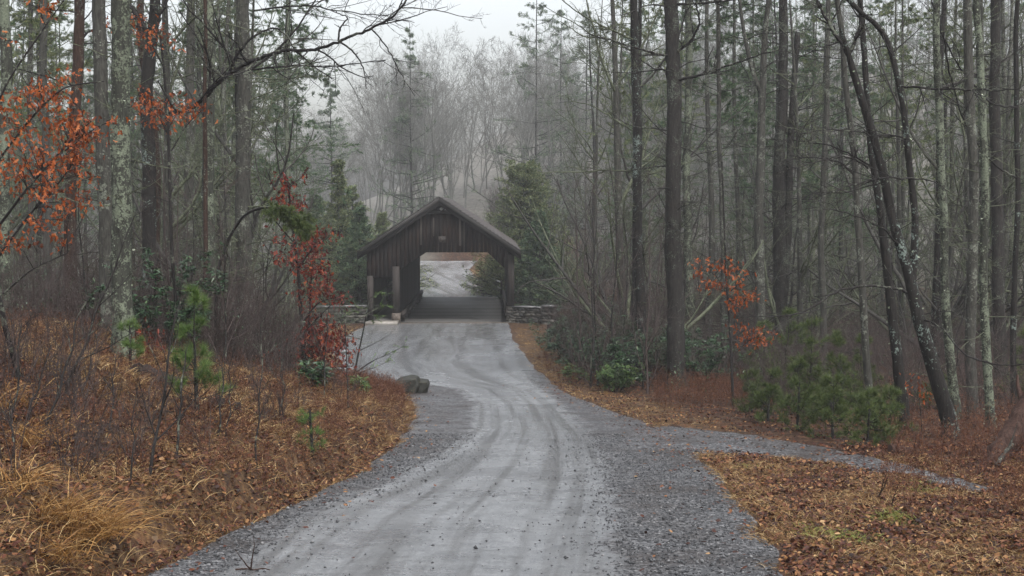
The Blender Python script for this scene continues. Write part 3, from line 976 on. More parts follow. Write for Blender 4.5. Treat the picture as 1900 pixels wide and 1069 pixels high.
        for y in (-0.56, LB + 0.50):
            rb = Geo()
            x0, x1 = 0.0, 4.18
            for (dz0, dz1, yy, t) in ((-0.30, -0.012, y, 0.05), (-0.46, -0.24, y + 0.09, 0.06)):
                if y > 0:
                    yy = y - (yy - y)
                rb.hexa([(sgn * x0, yy, zr(x0) + dz0), (sgn * x1, yy, zr(x1) + dz0), (sgn * x0, yy + t, zr(x0) + dz0), (sgn * x1, yy + t, zr(x1) + dz0),
                         (sgn * x0, yy, zr(x0) + dz1), (sgn * x1, yy, zr(x1) + dz1), (sgn * x0, yy + t, zr(x0) + dz1), (sgn * x1, yy + t, zr(x1) + dz1)])
            obj('rake_board', mesh('rake_board', rb, M['rake']), b)
    g = Geo()
    for k in range(15):
        y = 0.9 + k * LB / 15
        for sgn in (-1, 1):
            g.hexa([(0.02 * sgn, y, 6.17), (sgn * 3.9, y, zr(3.9) - 0.31), (0.02 * sgn, y + 0.09, 6.17), (sgn * 3.9, y + 0.09, zr(3.9) - 0.31),
                    (0.02 * sgn, y, 6.34), (sgn * 3.9, y, zr(3.9) - 0.125), (0.02 * sgn, y + 0.09, 6.34), (sgn * 3.9, y + 0.09, zr(3.9) - 0.125)])
    obj('rafters', mesh('rafters', g, M['inner']), b)
    # twin floodlight under the peak
    g = Geo()
    g.box(0.28, 0.50, -0.16, -0.06, 5.80, 5.86)
    for cx, dx in ((0.22, -0.14), (0.56, 0.12)):
        th = np.linspace(0, 1, 5)
        P = np.stack([cx + dx * th, -0.12 - 0.16 * th, 5.92 - 0.08 * th], 1)
        g.tubes(P[None], np.array([[0.025, 0.05, 0.065, 0.085, 0.08]]), 12)
        g.tubes(np.array([[(0.39, -0.11, 5.83), (cx, -0.12, 5.92)]]), np.array([[0.018, 0.018]]), 6)
    fl = obj('floodlight', mesh('floodlight', g, M['lamp']), b)
    fl['label'] = 'white twin floodlight under the peak'
    # small number plate
    g = Geo(); g.box(-0.08, 0.33, -0.05, -0.03, 4.12, 4.46)
    pl = obj('number_plate', mesh('number_plate', g, M['plate']), b)
    g = Geo()
    for x0, x1, z0, z1 in ((0.0, 0.03, 4.18, 4.40), (0.03, 0.12, 4.37, 4.40), (0.03, 0.12, 4.18, 4.21), (0.11, 0.14, 4.21, 4.37), (0.22, 0.25, 4.18, 4.40)):
        g.box(x0, x1, -0.058, -0.0505, z0, z1)
    obj('numeral', mesh('numeral', g, M['batten']), pl)
    # footway slab at the entrance
    g = Geo(); g.hexa([(-3.75, -1.3, -0.06), (-2.1, -1.3, -0.06), (-3.6, 0.0, -0.06), (-2.1, 0.0, -0.06),
                       (-3.75, -1.3, 0.13), (-2.1, -1.3, 0.13), (-3.6, 0.0, 0.13), (-2.1, 0.0, 0.13)])
    obj('footway_slab', mesh('footway_slab', g, M['concrete']), b)
    g = Geo(); g.box(-3.6, -2.3, 0.025, LB, 0.0, 0.12)
    obj('footway', mesh('footway', g, M['deck']), b)
    return b


bridge = build_bridge()


def stone_block(g, rng, a, b, z0, z1, c, n):
    """irregular stone between along-wall a..b, up z0..z1, centred on line c with normal n; half thickness in n"""
    p, d, half = c
    out = []
    for zz in (z0, z1):
        for nn in (-1, 1):
            for s in (a, b):
                j = rng.normal(0, 0.02, 3)
                q = p + d * (s + j[0]) + n * nn * (half + rng.uniform(-0.05, 0.05))
                out.append((q[0], q[1], zz + j[2]))
    g.hexa(out)


def stone_wall(label, A, B, h, half, cap_h, seed, pier=False):
    rng = np.random.default_rng(seed)
    A = np.array(A, float); B = np.array(B, float)
    L = np.linalg.norm(B - A); d = (B - A) / L; n = np.array([-d[1], d[0]])
    za, zb = T0s(*A) - 0.25, T0s(*B) - 0.25
    zbase = min(za, zb)
    base = np.array([A[0], A[1], zbase])
    t = thing('stone_wall', label, 'wall', base)
    g = Geo()
    z = 0.0; H_ = max(T0s(*A), T0s(*B)) + h - zbase
    o2 = np.zeros(2)
    while z < H_ - 0.05:
        hh = min(rng.uniform(0.09, 0.21), H_ - z)
        if H_ - z - hh < 0.08:
            hh = H_ - z
        s = 0.0
        while s < L:
            w = min(rng.uniform(0.12, 0.42), L - s)
            if L - s - w < 0.1:
                w = L - s
            stone_block(g, rng, s + 0.012, s + w - 0.012, z + 0.012, z + hh - 0.012, (o2, d, half), n)
            s += w
        z += hh
    st = obj('stones', mesh('stones', g, M['wallstone']), t)
    g = Geo()
    v = []
    for zz in (-0.1, H_ - 0.02):
        for nn in (-1, 1):
            for s in (0.03, L - 0.03):
                q = d * s + n * nn * (half - 0.045); v.append((q[0], q[1], zz))
    g.hexa(v)
    obj('mortar', mesh('mortar', g, M['mortar']), t)
    g = Geo(); s = 0.0
    if cap_h:
        while s < L - 0.02:
            w = min(rng.uniform(0.8, 1.4), L - s)
            v = []
            zt = H_ + rng.uniform(0.0, 0.02)
            for zz in (zt, zt + cap_h):
                for nn in (-1, 1):
                    for q_ in (s + 0.01, s + w - 0.01):
                        q = d * q_ + n * nn * (half + 0.07); v.append((q[0], q[1], zz + rng.normal(0, 0.006)))
            g.hexa(v); s += w
        obj('cap_slabs', mesh('cap_slabs', g, M['cap']), t)
    return t


def bl(x, y):   # bridge local -> world
    c, s = math.cos(YAW), math.sin(YAW)
    return (BO[0] + x * c - y * s, BO[1] + x * s + y * c)


stone_wall('low fieldstone wall with flat caps, right of the bridge portal', bl(3.86, 0.1), bl(5.3, -0.7), 0.80, 0.22, 0.07, 5)
stone_wall('square stone pier with a wide pale cap ending the right-hand bridge wall', bl(5.32, -0.75), bl(5.98, -1.0), 0.86, 0.33, 0.09, 6)
stone_wall('short stone pier directly under the right bridge post', bl(3.42, 0.09), bl(3.90, 0.09), 0.84, 0.23, 0.0, 8)
stone_wall('low fieldstone wall with wet white caps, left of the bridge footway', bl(-6.3, -0.5), bl(-3.8, 0.15), 0.86, 0.22, 0.06, 7)

# pale two-bar rail beyond the bridge on the right
p0 = np.array([*bl(3.3, LB + 0.8)]); p1 = np.array([*bl(2.6, LB + 5.0)])
gr = thing('guard_rail', 'pale two-bar wooden rail beyond the far end of the bridge', 'railing', (p0[0], p0[1], T0s(*p0)))
dd = p1 - p0; ll = np.linalg.norm(dd)
for zz in (0.55, 0.98):
    g = Geo(); g.tubes(np.array([[(0, 0, zz), (dd[0] * .5, dd[1] * .5, zz + 0.02), (dd[0], dd[1], zz + 0.05)]]), np.full((1, 3), 0.05), 6)
    obj('rail', mesh('rail', g, M['white_rail']), gr)
for s in (0.0, 0.5, 1.0):
    g = Geo(); g.box(dd[0] * s - 0.07, dd[0] * s + 0.07, dd[1] * s - 0.07, dd[1] * s + 0.07, -0.3, 1.1)
    obj('post', mesh('post', g, M['timber']), gr)

# marker post
q = gnd(1019, 649)
g = Geo()
g.hexa([(-0.09, -0.09, -0.3), (0.09, -0.09, -0.3), (-0.09, 0.09, -0.3), (0.09, 0.09, -0.3), (-0.085, -0.085, 1.0), (0.085, -0.085, 1.05), (-0.085, 0.085, 1.0), (0.085, 0.085, 1.05)])
tag(obj('marker_post', mesh('marker_post', g, M['log']), None, q), 'short dark wooden post at the grass edge before the right stone wall', 'post')

# ================================================================== ROCKS, LOGS
def rock(rng, sx, sy, sz, flat=0.6, n=26):
    import bmesh
    bm = bmesh.new()
    pts = unit(rng.normal(0, 1, (n, 3))) * rng.uniform(0.8, 1.1, (n, 1))
    pts[:, 2] = np.clip(pts[:, 2], -0.9, flat + rng.uniform(-0.08, 0.08, n))
    for p in pts * np.array([sx, sy, sz]):
        bm.verts.new(p)
    bmesh.ops.convex_hull(bm, input=list(bm.verts))
    bmesh.ops.delete(bm, geom=[v for v in bm.verts if not v.link_faces], context='VERTS')
    bmesh.ops.bevel(bm, geom=list(bm.edges), offset=0.05 * min(sx, sy, sz), segments=2, affect='EDGES', profile=0.6)
    bmesh.ops.triangulate(bm, faces=list(bm.faces))
    me = bpy.data.meshes.new('boulder'); bm.to_mesh(me); bm.free(); me.materials.append(M['rock'])
    return me


rg = np.random.default_rng(21)
q = gnd(748, 730)
def hull_rock(outline, depth, seed):
    import bmesh
    rr = np.random.default_rng(seed)
    bm = bmesh.new()
    O = np.array(outline); c = O.mean(0)
    for y, k in ((-depth * 0.55, 0.8), (-depth * 0.2, 0.98), (depth * 0.3, 1.0), (depth * 0.6, 0.72)):
        for p in c + (O - c) * k + rr.normal(0, 0.012, O.shape):
            bm.verts.new((p[0], y + rr.normal(0, 0.03), p[1]))
    bmesh.ops.convex_hull(bm, input=list(bm.verts))
    bmesh.ops.delete(bm, geom=[v for v in bm.verts if not v.link_faces], context='VERTS')
    bmesh.ops.bevel(bm, geom=list(bm.edges), offset=0.008, segments=1, affect='EDGES')
    bmesh.ops.triangulate(bm, faces=list(bm.faces))
    me = bpy.data.meshes.new('boulder'); bm.to_mesh(me); bm.free(); me.materials.append(M['rock'])
    return me


q = q + np.array([0.26, 0.10, 0.07])
tag(obj('boulder', hull_rock([(-.60, .17), (-.5, -.1), (-.22, -.12), (.14, -.12), (.25, .17), (.15, .37), (-.05, .39), (-.36, .33)], 0.7, 4), None, q), 'large flat-topped grey boulder at the left road edge', 'boulder', 'stones at the left road edge')
tag(obj('boulder', hull_rock([(.19, -.12), (.41, -.12), (.50, .17), (.46, .29), (.24, .32), (.17, .2)], 0.6, 9), None, q + np.array([-0.05, 0.08, -0.02])), 'smaller mossy brown boulder leaning on the large grey one', 'boulder', 'stones at the left road edge')
q = gnd(742, 742)
tag(obj('boulder', rock(np.random.default_rng(14), 0.27, 0.2, 0.12, 0.5), None, q + np.array([0, 0, 0.02])), 'low brown slab lying below the large grey boulder', 'stone', 'stones at the left road edge')
for i, (px, py, s, lb) in enumerate([(632, 655, 0.42, 'wet pale stone behind the red oak sapling'), (640, 690, 0.34, 'small white stone at the foot of the red oak sapling'),
                                     (602, 627, 0.45, 'wet slanting stone left of the red oak, near the wall')]):
    q = gnd(px, py)
    o = tag(obj('boulder', rock(np.random.default_rng(40 + i), s, s * 0.7, s * 0.5, 0.5), None, q + np.array([0, 0, 0.05])), lb, 'stone', 'stones at the left road edge')
    o.data.materials[0] = M['cap']


def log_obj(name, label, cat, A, B, r0, r1, mat, lift=0.5, bend=0.06, k=9, seed=1, stubs=3):
    rng = np.random.default_rng(seed)
    A = np.array(A, float); B = np.array(B, float)
    t = np.linspace(0, 1, 6)[:, None]
    P = (B - A) * t + rng.normal(0, bend, (6, 3)) * np.array([1, 1, 0.3])
    P[:, 2] += np.linspace(r0, r1, 6) * lift
    g = Geo()
    S, rr = trunk_geo(g, P, np.linspace(r0, r1, 6), k, rng, 0.08)
    # end discs
    for e, rad in ((0, rr[0]), (-1, rr[-1])):
        V = g.v[0].reshape(-1, k, 3)[e]
        c = V.mean(0)
        g.add(np.vstack([V, c]), None, [(i, (i + 1) % k, k) for i in range(k)])
    if stubs:
        p, d, tt, pr, _ = sprout(rng, S[None], rr[None], stubs, 0.2, 0.9, 60, 10, 0, 0.6)
        b, ra = shoots(rng, p, d, np.full(stubs, 1.0) * (0.35 + 2 * r0), np.maximum(pr * 0.35, 0.008), 5, 0.1, 0.2)
        g.tubes(b, ra, 5)
    return tag(obj(name, mesh(name, g, mat, True), None, A), label, cat)


a, b_ = gnd(256, 702), gnd(322, 722)
log_obj('fallen_log', 'short dark rotting log on the grassy left bank', 'log', a, b_, 0.14, 0.12, M['log'], 0.7, seed=2, stubs=1)
a, b_ = gnd(395, 752), gnd(440, 768)
log_obj('fallen_log', 'small black log chunk further right on the left bank', 'log', a, b_, 0.10, 0.07, M['log'], 0.6, seed=3, stubs=1)
a, b_ = gnd(1608, 922), gnd(1668, 958)
log_obj('fallen_branch', 'dark broken branch lying in the leaves on the right verge', 'branch', a, b_, 0.035, 0.025, M['log'], 0.8, 0.02, 7, seed=4, stubs=3)
a, b_ = gnd(1652, 845), gnd(1700, 850)
log_obj('fallen_log', 'reddish log end lying beside the side path', 'log', a, b_, 0.10, 0.08, M['redlog'], 0.9, 0.03, seed=5, stubs=0)
a = gnd(1838, 862); b_ = at(1935, 735, a[1] + 0.6)
log_obj('leaning_log', 'thick peeling reddish trunk fallen at a slant by the right edge', 'log', a - np.array([0, 0, 0.1]), b_, 0.17, 0.24, M['redlog'], 0.2, 0.04, 10, seed=6, stubs=2)
a = gnd(1850, 868); b_ = at(1880, 820, a[1] + 0.5)
log_obj('fallen_branch', 'pale lichened broken branch propped under the slanting reddish trunk', 'branch', a, b_, 0.035, 0.03, M['bark_grey'], 0.5, 0.02, 7, seed=7, stubs=2)
a, b_ = gnd(1718, 862), at(1790, 838, gnd(1790, 850)[1])
log_obj('fallen_branch', 'thin tan branch lying at the foot of the leaning black tree', 'branch', a, b_, 0.02, 0.015, M['redlog'], 0.5, 0.03, 6, seed=8, stubs=2)
a, b_ = gnd(440, 1062), gnd(500, 1066)
log_obj('fallen_twig', 'thin reddish twig lying on the gravel at the road edge', 'twig', a + np.array([0, 0, .03]), b_ + np.array([0, 0, .03]), 0.008, 0.005, M['redlog'], 0.2, 0.02, 5, seed=9, stubs=2)


# ================================================================== NEAR TREES
def near_path(pts, y, widths, dy=0.0, up=8.0):
    """trunk through photograph pixels (base first) at distance y -> base, path relative to base, radii"""
    n = len(pts)
    P = np.array([at(px, py, y + dy * i / max(1, n - 1)) for i, (px, py) in enumerate(pts)])
    r = np.interp(np.linspace(0, 1, n), np.linspace(0, 1, len(widths)), widths) * 0.5 * y / FPX
    bx, by = P[0, 0], P[0, 1]
    base = np.array([bx, by, T0s(bx, by)])
    zb = base[2]
    keep = P[:, 2] > zb + 0.5
    P, r = P[keep], r[keep]
    lead = [[bx, by, zb - 0.4], [bx, by, zb], [bx * 0.9 + P[0, 0] * 0.1, by, zb + 0.22]]
    P = np.vstack([lead, P]); r = np.concatenate([[r[0] * 1.7, r[0] * 1.4, r[0] * 1.12], r])
    if up:
        d = unit(P[-1] - P[-2]); d = unit(d + np.array([0, 0, 0.6]))
        P = np.vstack([P, P[-1] + d * up * 0.5, P[-1] + d * up]); r = np.concatenate([r, [r[-1] * 0.75, r[-1] * 0.35]])
    # even spacing
    s = np.concatenate([[0], np.cumsum(np.linalg.norm(np.diff(P, axis=0), axis=1))])
    m = max(10, int(s[-1] / 0.9)); q = np.linspace(0, s[-1], m)
    q = np.sort(np.concatenate([q, [s[1], s[2]]]))
    P2 = np.stack([np.interp(q, s, P[:, i]) for i in range(3)], 1)
    wr = np.random.default_rng(int(abs(bx) * 1000) + int(y * 10))
    ph = wr.uniform(0, 6.28, 4); sm = ss(0.5, 2.5, q)
    P2[:, 0] += sm * (0.035 * np.sin(q * 0.9 + ph[0]) + 0.02 * np.sin(q * 2.3 + ph[1]))
    P2[:, 1] += sm * (0.05 * np.sin(q * 0.8 + ph[2]) + 0.02 * np.sin(q * 2.1 + ph[3]))
    return base, P2 - base, np.interp(q, s, r)


def limb(c, base, pts, y0, y1, w0, w1, rng, tw=(12, 5, 3), tl=0.28, k=6, wob=0.01, ang=45, trop=0.1):
    n = len(pts)
    P = np.array([at(px, py, y0 + (y1 - y0) * i / (n - 1)) for i, (px, py) in enumerate(pts)]) - base
    s = np.linspace(0, n - 1, n * 5)
    P = np.stack([np.interp(s, np.arange(n), P[:, i]) for i in range(3)], 1)
    kk = np.hanning(7); kk /= kk.sum()
    P = np.stack([np.convolve(np.pad(P[:, i], 3, mode='reflect', reflect_type='odd'), kk, 'valid') for i in range(3)], 1)
    P[1:-1] += rng.normal(0, wob, P[1:-1].shape)
    ym = (y0 + y1) / 2
    r = np.linspace(w0, w1, len(P)) * 0.5 * ym / FPX
    c.tubes(P[None], r[None], k)
    L0 = np.linalg.norm(P[-1] - P[0])
    b, ra, L = P[None], r[None], np.array([L0])
    for cnt, kk2, n2 in zip(tw, (4, 3, 3), (8, 5, 4)):
        p, d, t, pr, par = sprout(rng, b, ra, cnt, 0.12, 1.0, ang, 14, 0.3)
        L = L[par] * tl * rng.uniform(0.45, 1.15, len(p)) * (1.2 - 0.5 * t)
        b, ra = shoots(rng, p, d, L, np.maximum(pr * 0.6, 0.0035), n2, 0.13, trop, 0.4)
        c.tubes(b, ra, kk2)
        tl = 0.45
    return P, r


def dead_branches(c, rng, P, rad, nb, blen, z0=0.6, tw=6, r0=0.012, sub=3, flat=0.85, sag=0.2, trop=0.25, zmax=None):
    hh = P[-1, 2] - P[0, 2]
    t1 = 0.97 if zmax is None else min(0.97, (zmax - P[0, 2]) / hh)
    p, d, t, pr, _ = sprout(rng, P[None], rad[None], nb, (z0 - P[0, 2]) / hh, t1, 80, 12, flat)
    L = blen * rng.uniform(0.25, 1.15, nb)
    b, ra = shoots(rng, p, d, L, np.minimum(pr * 0.45, r0 * (0.5 + 0.7 * L / blen)), 9, 0.12, trop, 0.25, sag)
    c.tubes(b, ra, 4)
    for cnt, fl in ((tw, 0.42), (sub, 0.5)):
        if not cnt:
            break
        p, d, t, pr, par = sprout(rng, b, ra, cnt, 0.15, 1.0, 48, 14, 0.6)
        L = L[par] * fl * rng.uniform(0.3, 1.0, len(p)) * (1.15 - 0.6 * t)
        b, ra = shoots(rng, p, d, L, np.maximum(pr * 0.55, 0.0032), 5, 0.15, 0.12, 0.4, 0.05)
        c.tubes(b, ra, 3)


def lichen_tufts(g, rng, P, rad, n, size=0.05):
    """leafy lichen flakes standing off the bark"""
    idx = rng.integers(1, len(P) - 1, n); f = rng.random(n)[:, None]
    c = P[idx] * (1 - f) + P[np.minimum(idx + 1, len(P) - 1)] * f
    a = rng.uniform(0, 6.283, n)
    o = np.stack([np.cos(a), np.sin(a), 0 * a], 1)
    c = c + o * rad[idx][:, None] * 1.0
    g.leaves(c - o * 0.004, unit(o * 0.5 + rng.normal(0, 0.6, (n, 3))), o, size * rng.uniform(0.5, 1.3, n), size * rng.uniform(0.5, 1.2, n), CURL)


M['lichen'] = island_mat('pale_lichen_flakes', [(0, (0.10, 0.12, 0.08)), (0.6, (0.20, 0.235, 0.165)), (1, (0.38, 0.42, 0.33))], 0.8)


def near_tree(name, label, cat, pts, y, widths, mats, seed, dead=None, limbs=(), dy=0.0, up=8.0, k=12, tufts=0, forks=(), group=None, rough=0.05):
    rng = np.random.default_rng(seed)
    base, P, r = near_path(pts, y, widths, dy, up)
    g = Geo(); c = Geo(); li = Geo()
    S, rr = trunk_geo(g, P, r, k, rng, rough)
    stems = [(S, rr)]
    for fp, fw in forks:
        n = len(fp)
        Q = np.array([at(px, py, y) for px, py in fp]) - base
        if fp[-1][1] < 60:
            d = unit(Q[-1] - Q[-2]) + np.array([0, 0, 0.4]); Q = np.vstack([Q, Q[-1] + unit(d) * 3.5])
        rf = np.interp(np.linspace(0, 1, len(Q)), np.linspace(0, 1, len(fw)), fw) * 0.5 * y / FPX
        stems.append(trunk_geo(g, Q, rf, max(6, k - 3), rng, rough))
    if dead:
        for i, (S_, r_) in enumerate(stems):
            dd = dict(dead)
            if i:
                dd['nb'] = max(3, int(dead['nb'] * 0.5)); dd['z0'] = S_[0, 2] + 0.3
            dead_branches(c, rng, S_, r_, **dd)
    for l in limbs:
        limb(c, base, l['p'], y + l.get('a', 0), y + l.get('b', 0), l['w'][0], l['w'][1], rng, l.get('tw', (12, 5, 3)), l.get('tl', 0.28), ang=l.get('ang', 45), trop=l.get('trop', 0.1))
    t = thing(name, label, cat, base, 0, group)
    obj('trunk', mesh('trunk', g, M[mats[0]], True), t)
    if c.n:
        obj('branches', mesh('branches', c, M[mats[1]], True), t)
    if tufts:
        for S_, r_ in stems:
            lichen_tufts(li, rng, S_, r_, int(tufts * 0.6), 0.045)
        obj('lichen', mesh('lichen', li, M['lichen']), t, kind='stuff')
    return t


DB = dict
# ---- left side
near_tree('lichened_pine', 'thick pale lichen-spotted trunk at the left, at the top of the grassy bank', 'tree', [(230, 668), (222, 520), (222, 300), (226, 120), (228, 0)], 24, [41, 36, 33],
          ('bark_lichen', 'twig_mossy'), 101, DB(nb=int(1.4 * 34), blen=1.3, tw=6, r0=0.009), tufts=420)
near_tree('dark_pine', 'dark trunk touching the thick lichen-spotted one on its left side', 'tree', [(205, 650), (196, 480), (190, 250), (186, 0)], 26.5, [30, 26, 24],
          ('bark_grey', 'twig_mossy'), 102, DB(nb=int(1.4 * 30), blen=1.6, tw=6, r0=0.01), tufts=120)
near_tree('brown_tree', 'straight reddish-brown trunk behind the orange oak leaves, far left', 'tree', [(128, 640), (130, 420), (142, 200), (146, 0)], 33, [26, 21, 19],
          ('bark_brown', 'twig_dark'), 103, DB(nb=int(1.4 * 36), blen=2.6, tw=7, r0=0.014),
          [dict(p=[(143, 80), (165, 58), (200, 50), (225, 62)], w=(5, 2), tw=(5, 3))])
near_tree('crooked_oak', 'crooked black oak with a burl and a long limb reaching over the road', 'tree', [(282, 640), (278, 420), (270, 240), (270, 140), (282, 80), (288, 40)], 34, [26, 24, 25, 19],
          ('bark_black', 'twig_dark'), 104, DB(nb=int(1.4 * 8), blen=2.0, tw=5, r0=0.014, z0=7),
          [dict(p=[(276, 180), (300, 208), (335, 208), (372, 190), (402, 155), (430, 132), (472, 112), (505, 100), (532, 92), (575, 94), (612, 85), (648, 68), (690, 55), (735, 28), (765, -20)],
                w=(11, 3.2), tw=(22, 6, 4), tl=0.22, a=0, b=-6, ang=52),
           dict(p=[(425, 135), (440, 100), (470, 66), (510, 50), (530, 62), (545, 90)], w=(6, 2), tw=(8, 4), a=-2, b=-3),
           dict(p=[(628, 76), (660, 98), (676, 128), (680, 165)], w=(4, 1.5), tw=(6, 4), a=-4, b=-5),
           dict(p=[(628, 76), (630, 50), (648, 32), (615, 20)], w=(4, 1.5), tw=(6, 4), a=-4, b=-4),
           dict(p=[(690, 55), (720, 90), (745, 140), (770, 178)], w=(3, 1.2), tw=(7, 4), a=-5, b=-6),
           dict(p=[(280, 80), (262, 40), (240, 10), (225, -30)], w=(11, 6), tw=(6, 4, 3)),
           dict(p=[(286, 60), (300, 20), (330, -40)], w=(9, 5), tw=(6, 4, 3)),
           dict(p=[(470, 20), (560, 8), (640, 22), (720, 30)], w=(4, 1.5), tw=(14, 5, 3), a=-3, b=-6),
           dict(p=[(460, 130), (540, 122), (620, 124), (715, 112)], w=(4, 1.5), tw=(14, 5, 3), a=-2, b=-5)])
near_tree('mossy_pine', 'mossy grey pine trunk with dead snags, left woods, behind a thin red stem', 'tree', [(388, 600), (388, 400), (388, 200), (386, 0)], 35, [24, 22, 20],
          ('bark_lichen', 'twig_mossy'), 105, DB(nb=int(1.4 * 60), blen=2.4, tw=8, r0=0.012), tufts=160)
near_tree('thin_sapling', 'thin reddish stem standing just before the mossy grey pine', 'tree', [(380, 580), (382, 440), (376, 300), (383, 150), (384, 0)], 32.5, [9, 8, 7],
          ('bark_brown', 'twig_mossy'), 106, DB(nb=int(1.4 * 30), blen=0.8, tw=5, r0=0.006), up=5, k=8)
near_tree('mossy_pine', 'broad mossy pine with many long dead branches, nearest the red oak sapling', 'tree', [(455, 610), (452, 430), (452, 240), (450, 0)], 38, [30, 27, 24],
          ('bark_grey', 'twig_mossy'), 107, DB(nb=int(1.4 * 95), blen=3.6, tw=9, r0=0.016, sub=4), tufts=100)
near_tree('grey_pine', 'slim grey trunk with snags at the top left corner area', 'tree', [(92, 640), (88, 420), (84, 200), (80, 0)], 43, [18, 15, 13],
          ('bark_grey', 'twig_mossy'), 108, DB(nb=int(1.4 * 60), blen=2.6, tw=7, r0=0.014))
near_tree('grey_pine', 'pale mossy trunk cut by the left picture edge', 'tree', [(14, 650), (8, 420), (8, 200), (6, 0)], 30, [24, 22, 20],
          ('bark_lichen', 'twig_mossy'), 109, DB(nb=int(1.4 * 40), blen=2.0, tw=7, r0=0.011), tufts=90)
near_tree('grey_pine', 'slim mossy trunk between the crooked black oak and the mossy grey pine', 'tree', [(352, 620), (350, 420), (352, 200), (356, 0)], 46, [20, 18, 15],
          ('bark_grey', 'twig_mossy'), 110, DB(nb=int(1.4 * 70), blen=2.8, tw=7, r0=0.014))
near_tree('brown_tree', 'thin brownish trunk right behind the crooked black oak', 'tree', [(292, 640), (290, 420), (286, 250), (262, 60), (262, 0)], 41, [18, 15, 12],
          ('bark_brown', 'twig_dark'), 111, DB(nb=int(1.4 * 40), blen=2.2, tw=7, r0=0.012))

# ---- right side
near_tree('dark_pine', 'tall straight dark pine trunk at the right roadside, the thickest there', 'tree', [(1255, 738), (1252, 560), (1250, 380), (1249, 180), (1246, 0)], 39.5, [36, 30, 28, 26],
          ('bark_pine', 'twig_dark'), 120, DB(nb=int(1.4 * 46), blen=2.6, z0=5.2, tw=8, r0=0.018),
          [dict(p=[(1252, 150), (1300, 140), (1350, 122), (1400, 105), (1450, 90)], w=(6, 2), tw=(12, 5, 3), b=-2),
           dict(p=[(1250, 100), (1280, 80), (1300, 45), (1290, 5)], w=(6, 3), tw=(8, 4), b=-1),
           dict(p=[(1246, 105), (1200, 95), (1150, 80), (1090, 62)], w=(5, 1.5), tw=(12, 5, 3), b=-1),
           dict(p=[(1252, 8), (1320, 5), (1400, -5)], w=(6, 3), tw=(8, 4, 3), b=-2),
           dict(p=[(1246, 130), (1215, 128), (1190, 112)], w=(4, 1.5), tw=(6, 3))])
near_tree('lichened_pine', 'slender dark trunk with pale flecks beside the laurels, left of the thick pine', 'tree', [(1192, 705), (1186, 520), (1182, 300), (1178, 100), (1178, 0)], 42.5, [22, 17, 14],
          ('bark_black', 'twig_mossy'), 121, DB(nb=int(1.4 * 60), blen=2.6, tw=8, r0=0.012, z0=1.5),
          [dict(p=[(1182, 318), (1120, 316), (1060, 320), (1005, 320)], w=(4, 1.5), tw=(12, 5, 3), b=-1),
           dict(p=[(1178, 245), (1140, 222), (1100, 195), (1060, 188)], w=(4, 1.5), tw=(10, 5, 3), b=1),
           dict(p=[(1178, 75), (1120, 50), (1070, 22), (1030, -10)], w=(4, 1.5), tw=(12, 5, 3), b=-2),
           dict(p=[(1180, 100), (1130, 70), (1085, 70), (1040, 40)], w=(4, 1.5), tw=(12, 5, 3), b=1)], tufts=110)
near_tree('grey_pine', 'lichened thin trunk showing just right of the thickest dark pine', 'tree', [(1284, 690), (1276, 500), (1276, 250), (1278, 0)], 47, [18, 15, 12],
          ('bark_lichen', 'twig_mossy'), 122, DB(nb=int(1.4 * 60), blen=2.4, tw=7, r0=0.012))
near_tree('dark_tree', 'double dark trunk deep in the right woods above the pine saplings', 'tree', [(1447, 640), (1446, 480), (1446, 330), (1452, 150), (1455, 0)], 52, [28, 26, 20, 15],
          ('bark_pine', 'twig_dark'), 123, DB(nb=int(1.4 * 60), blen=3.5, tw=9, r0=0.018, z0=3), forks=[([(1452, 560), (1462, 440), (1464, 330), (1470, 200), (1480, 60)], [18, 14, 10])])
near_tree('grey_tree', 'grey forked trunk left of the double dark trunk in the right woods', 'tree', [(1410, 640), (1410, 450), (1410, 290), (1412, 170), (1420, 90), (1428, 0)], 46, [20, 17, 13, 9],
          ('bark_grey', 'twig_dark'), 124, DB(nb=int(1.4 * 50), blen=2.6, tw=8, r0=0.013, z0=2), forks=[([(1411, 170), (1395, 130), (1380, 60), (1372, 0)], [10, 7, 5])])
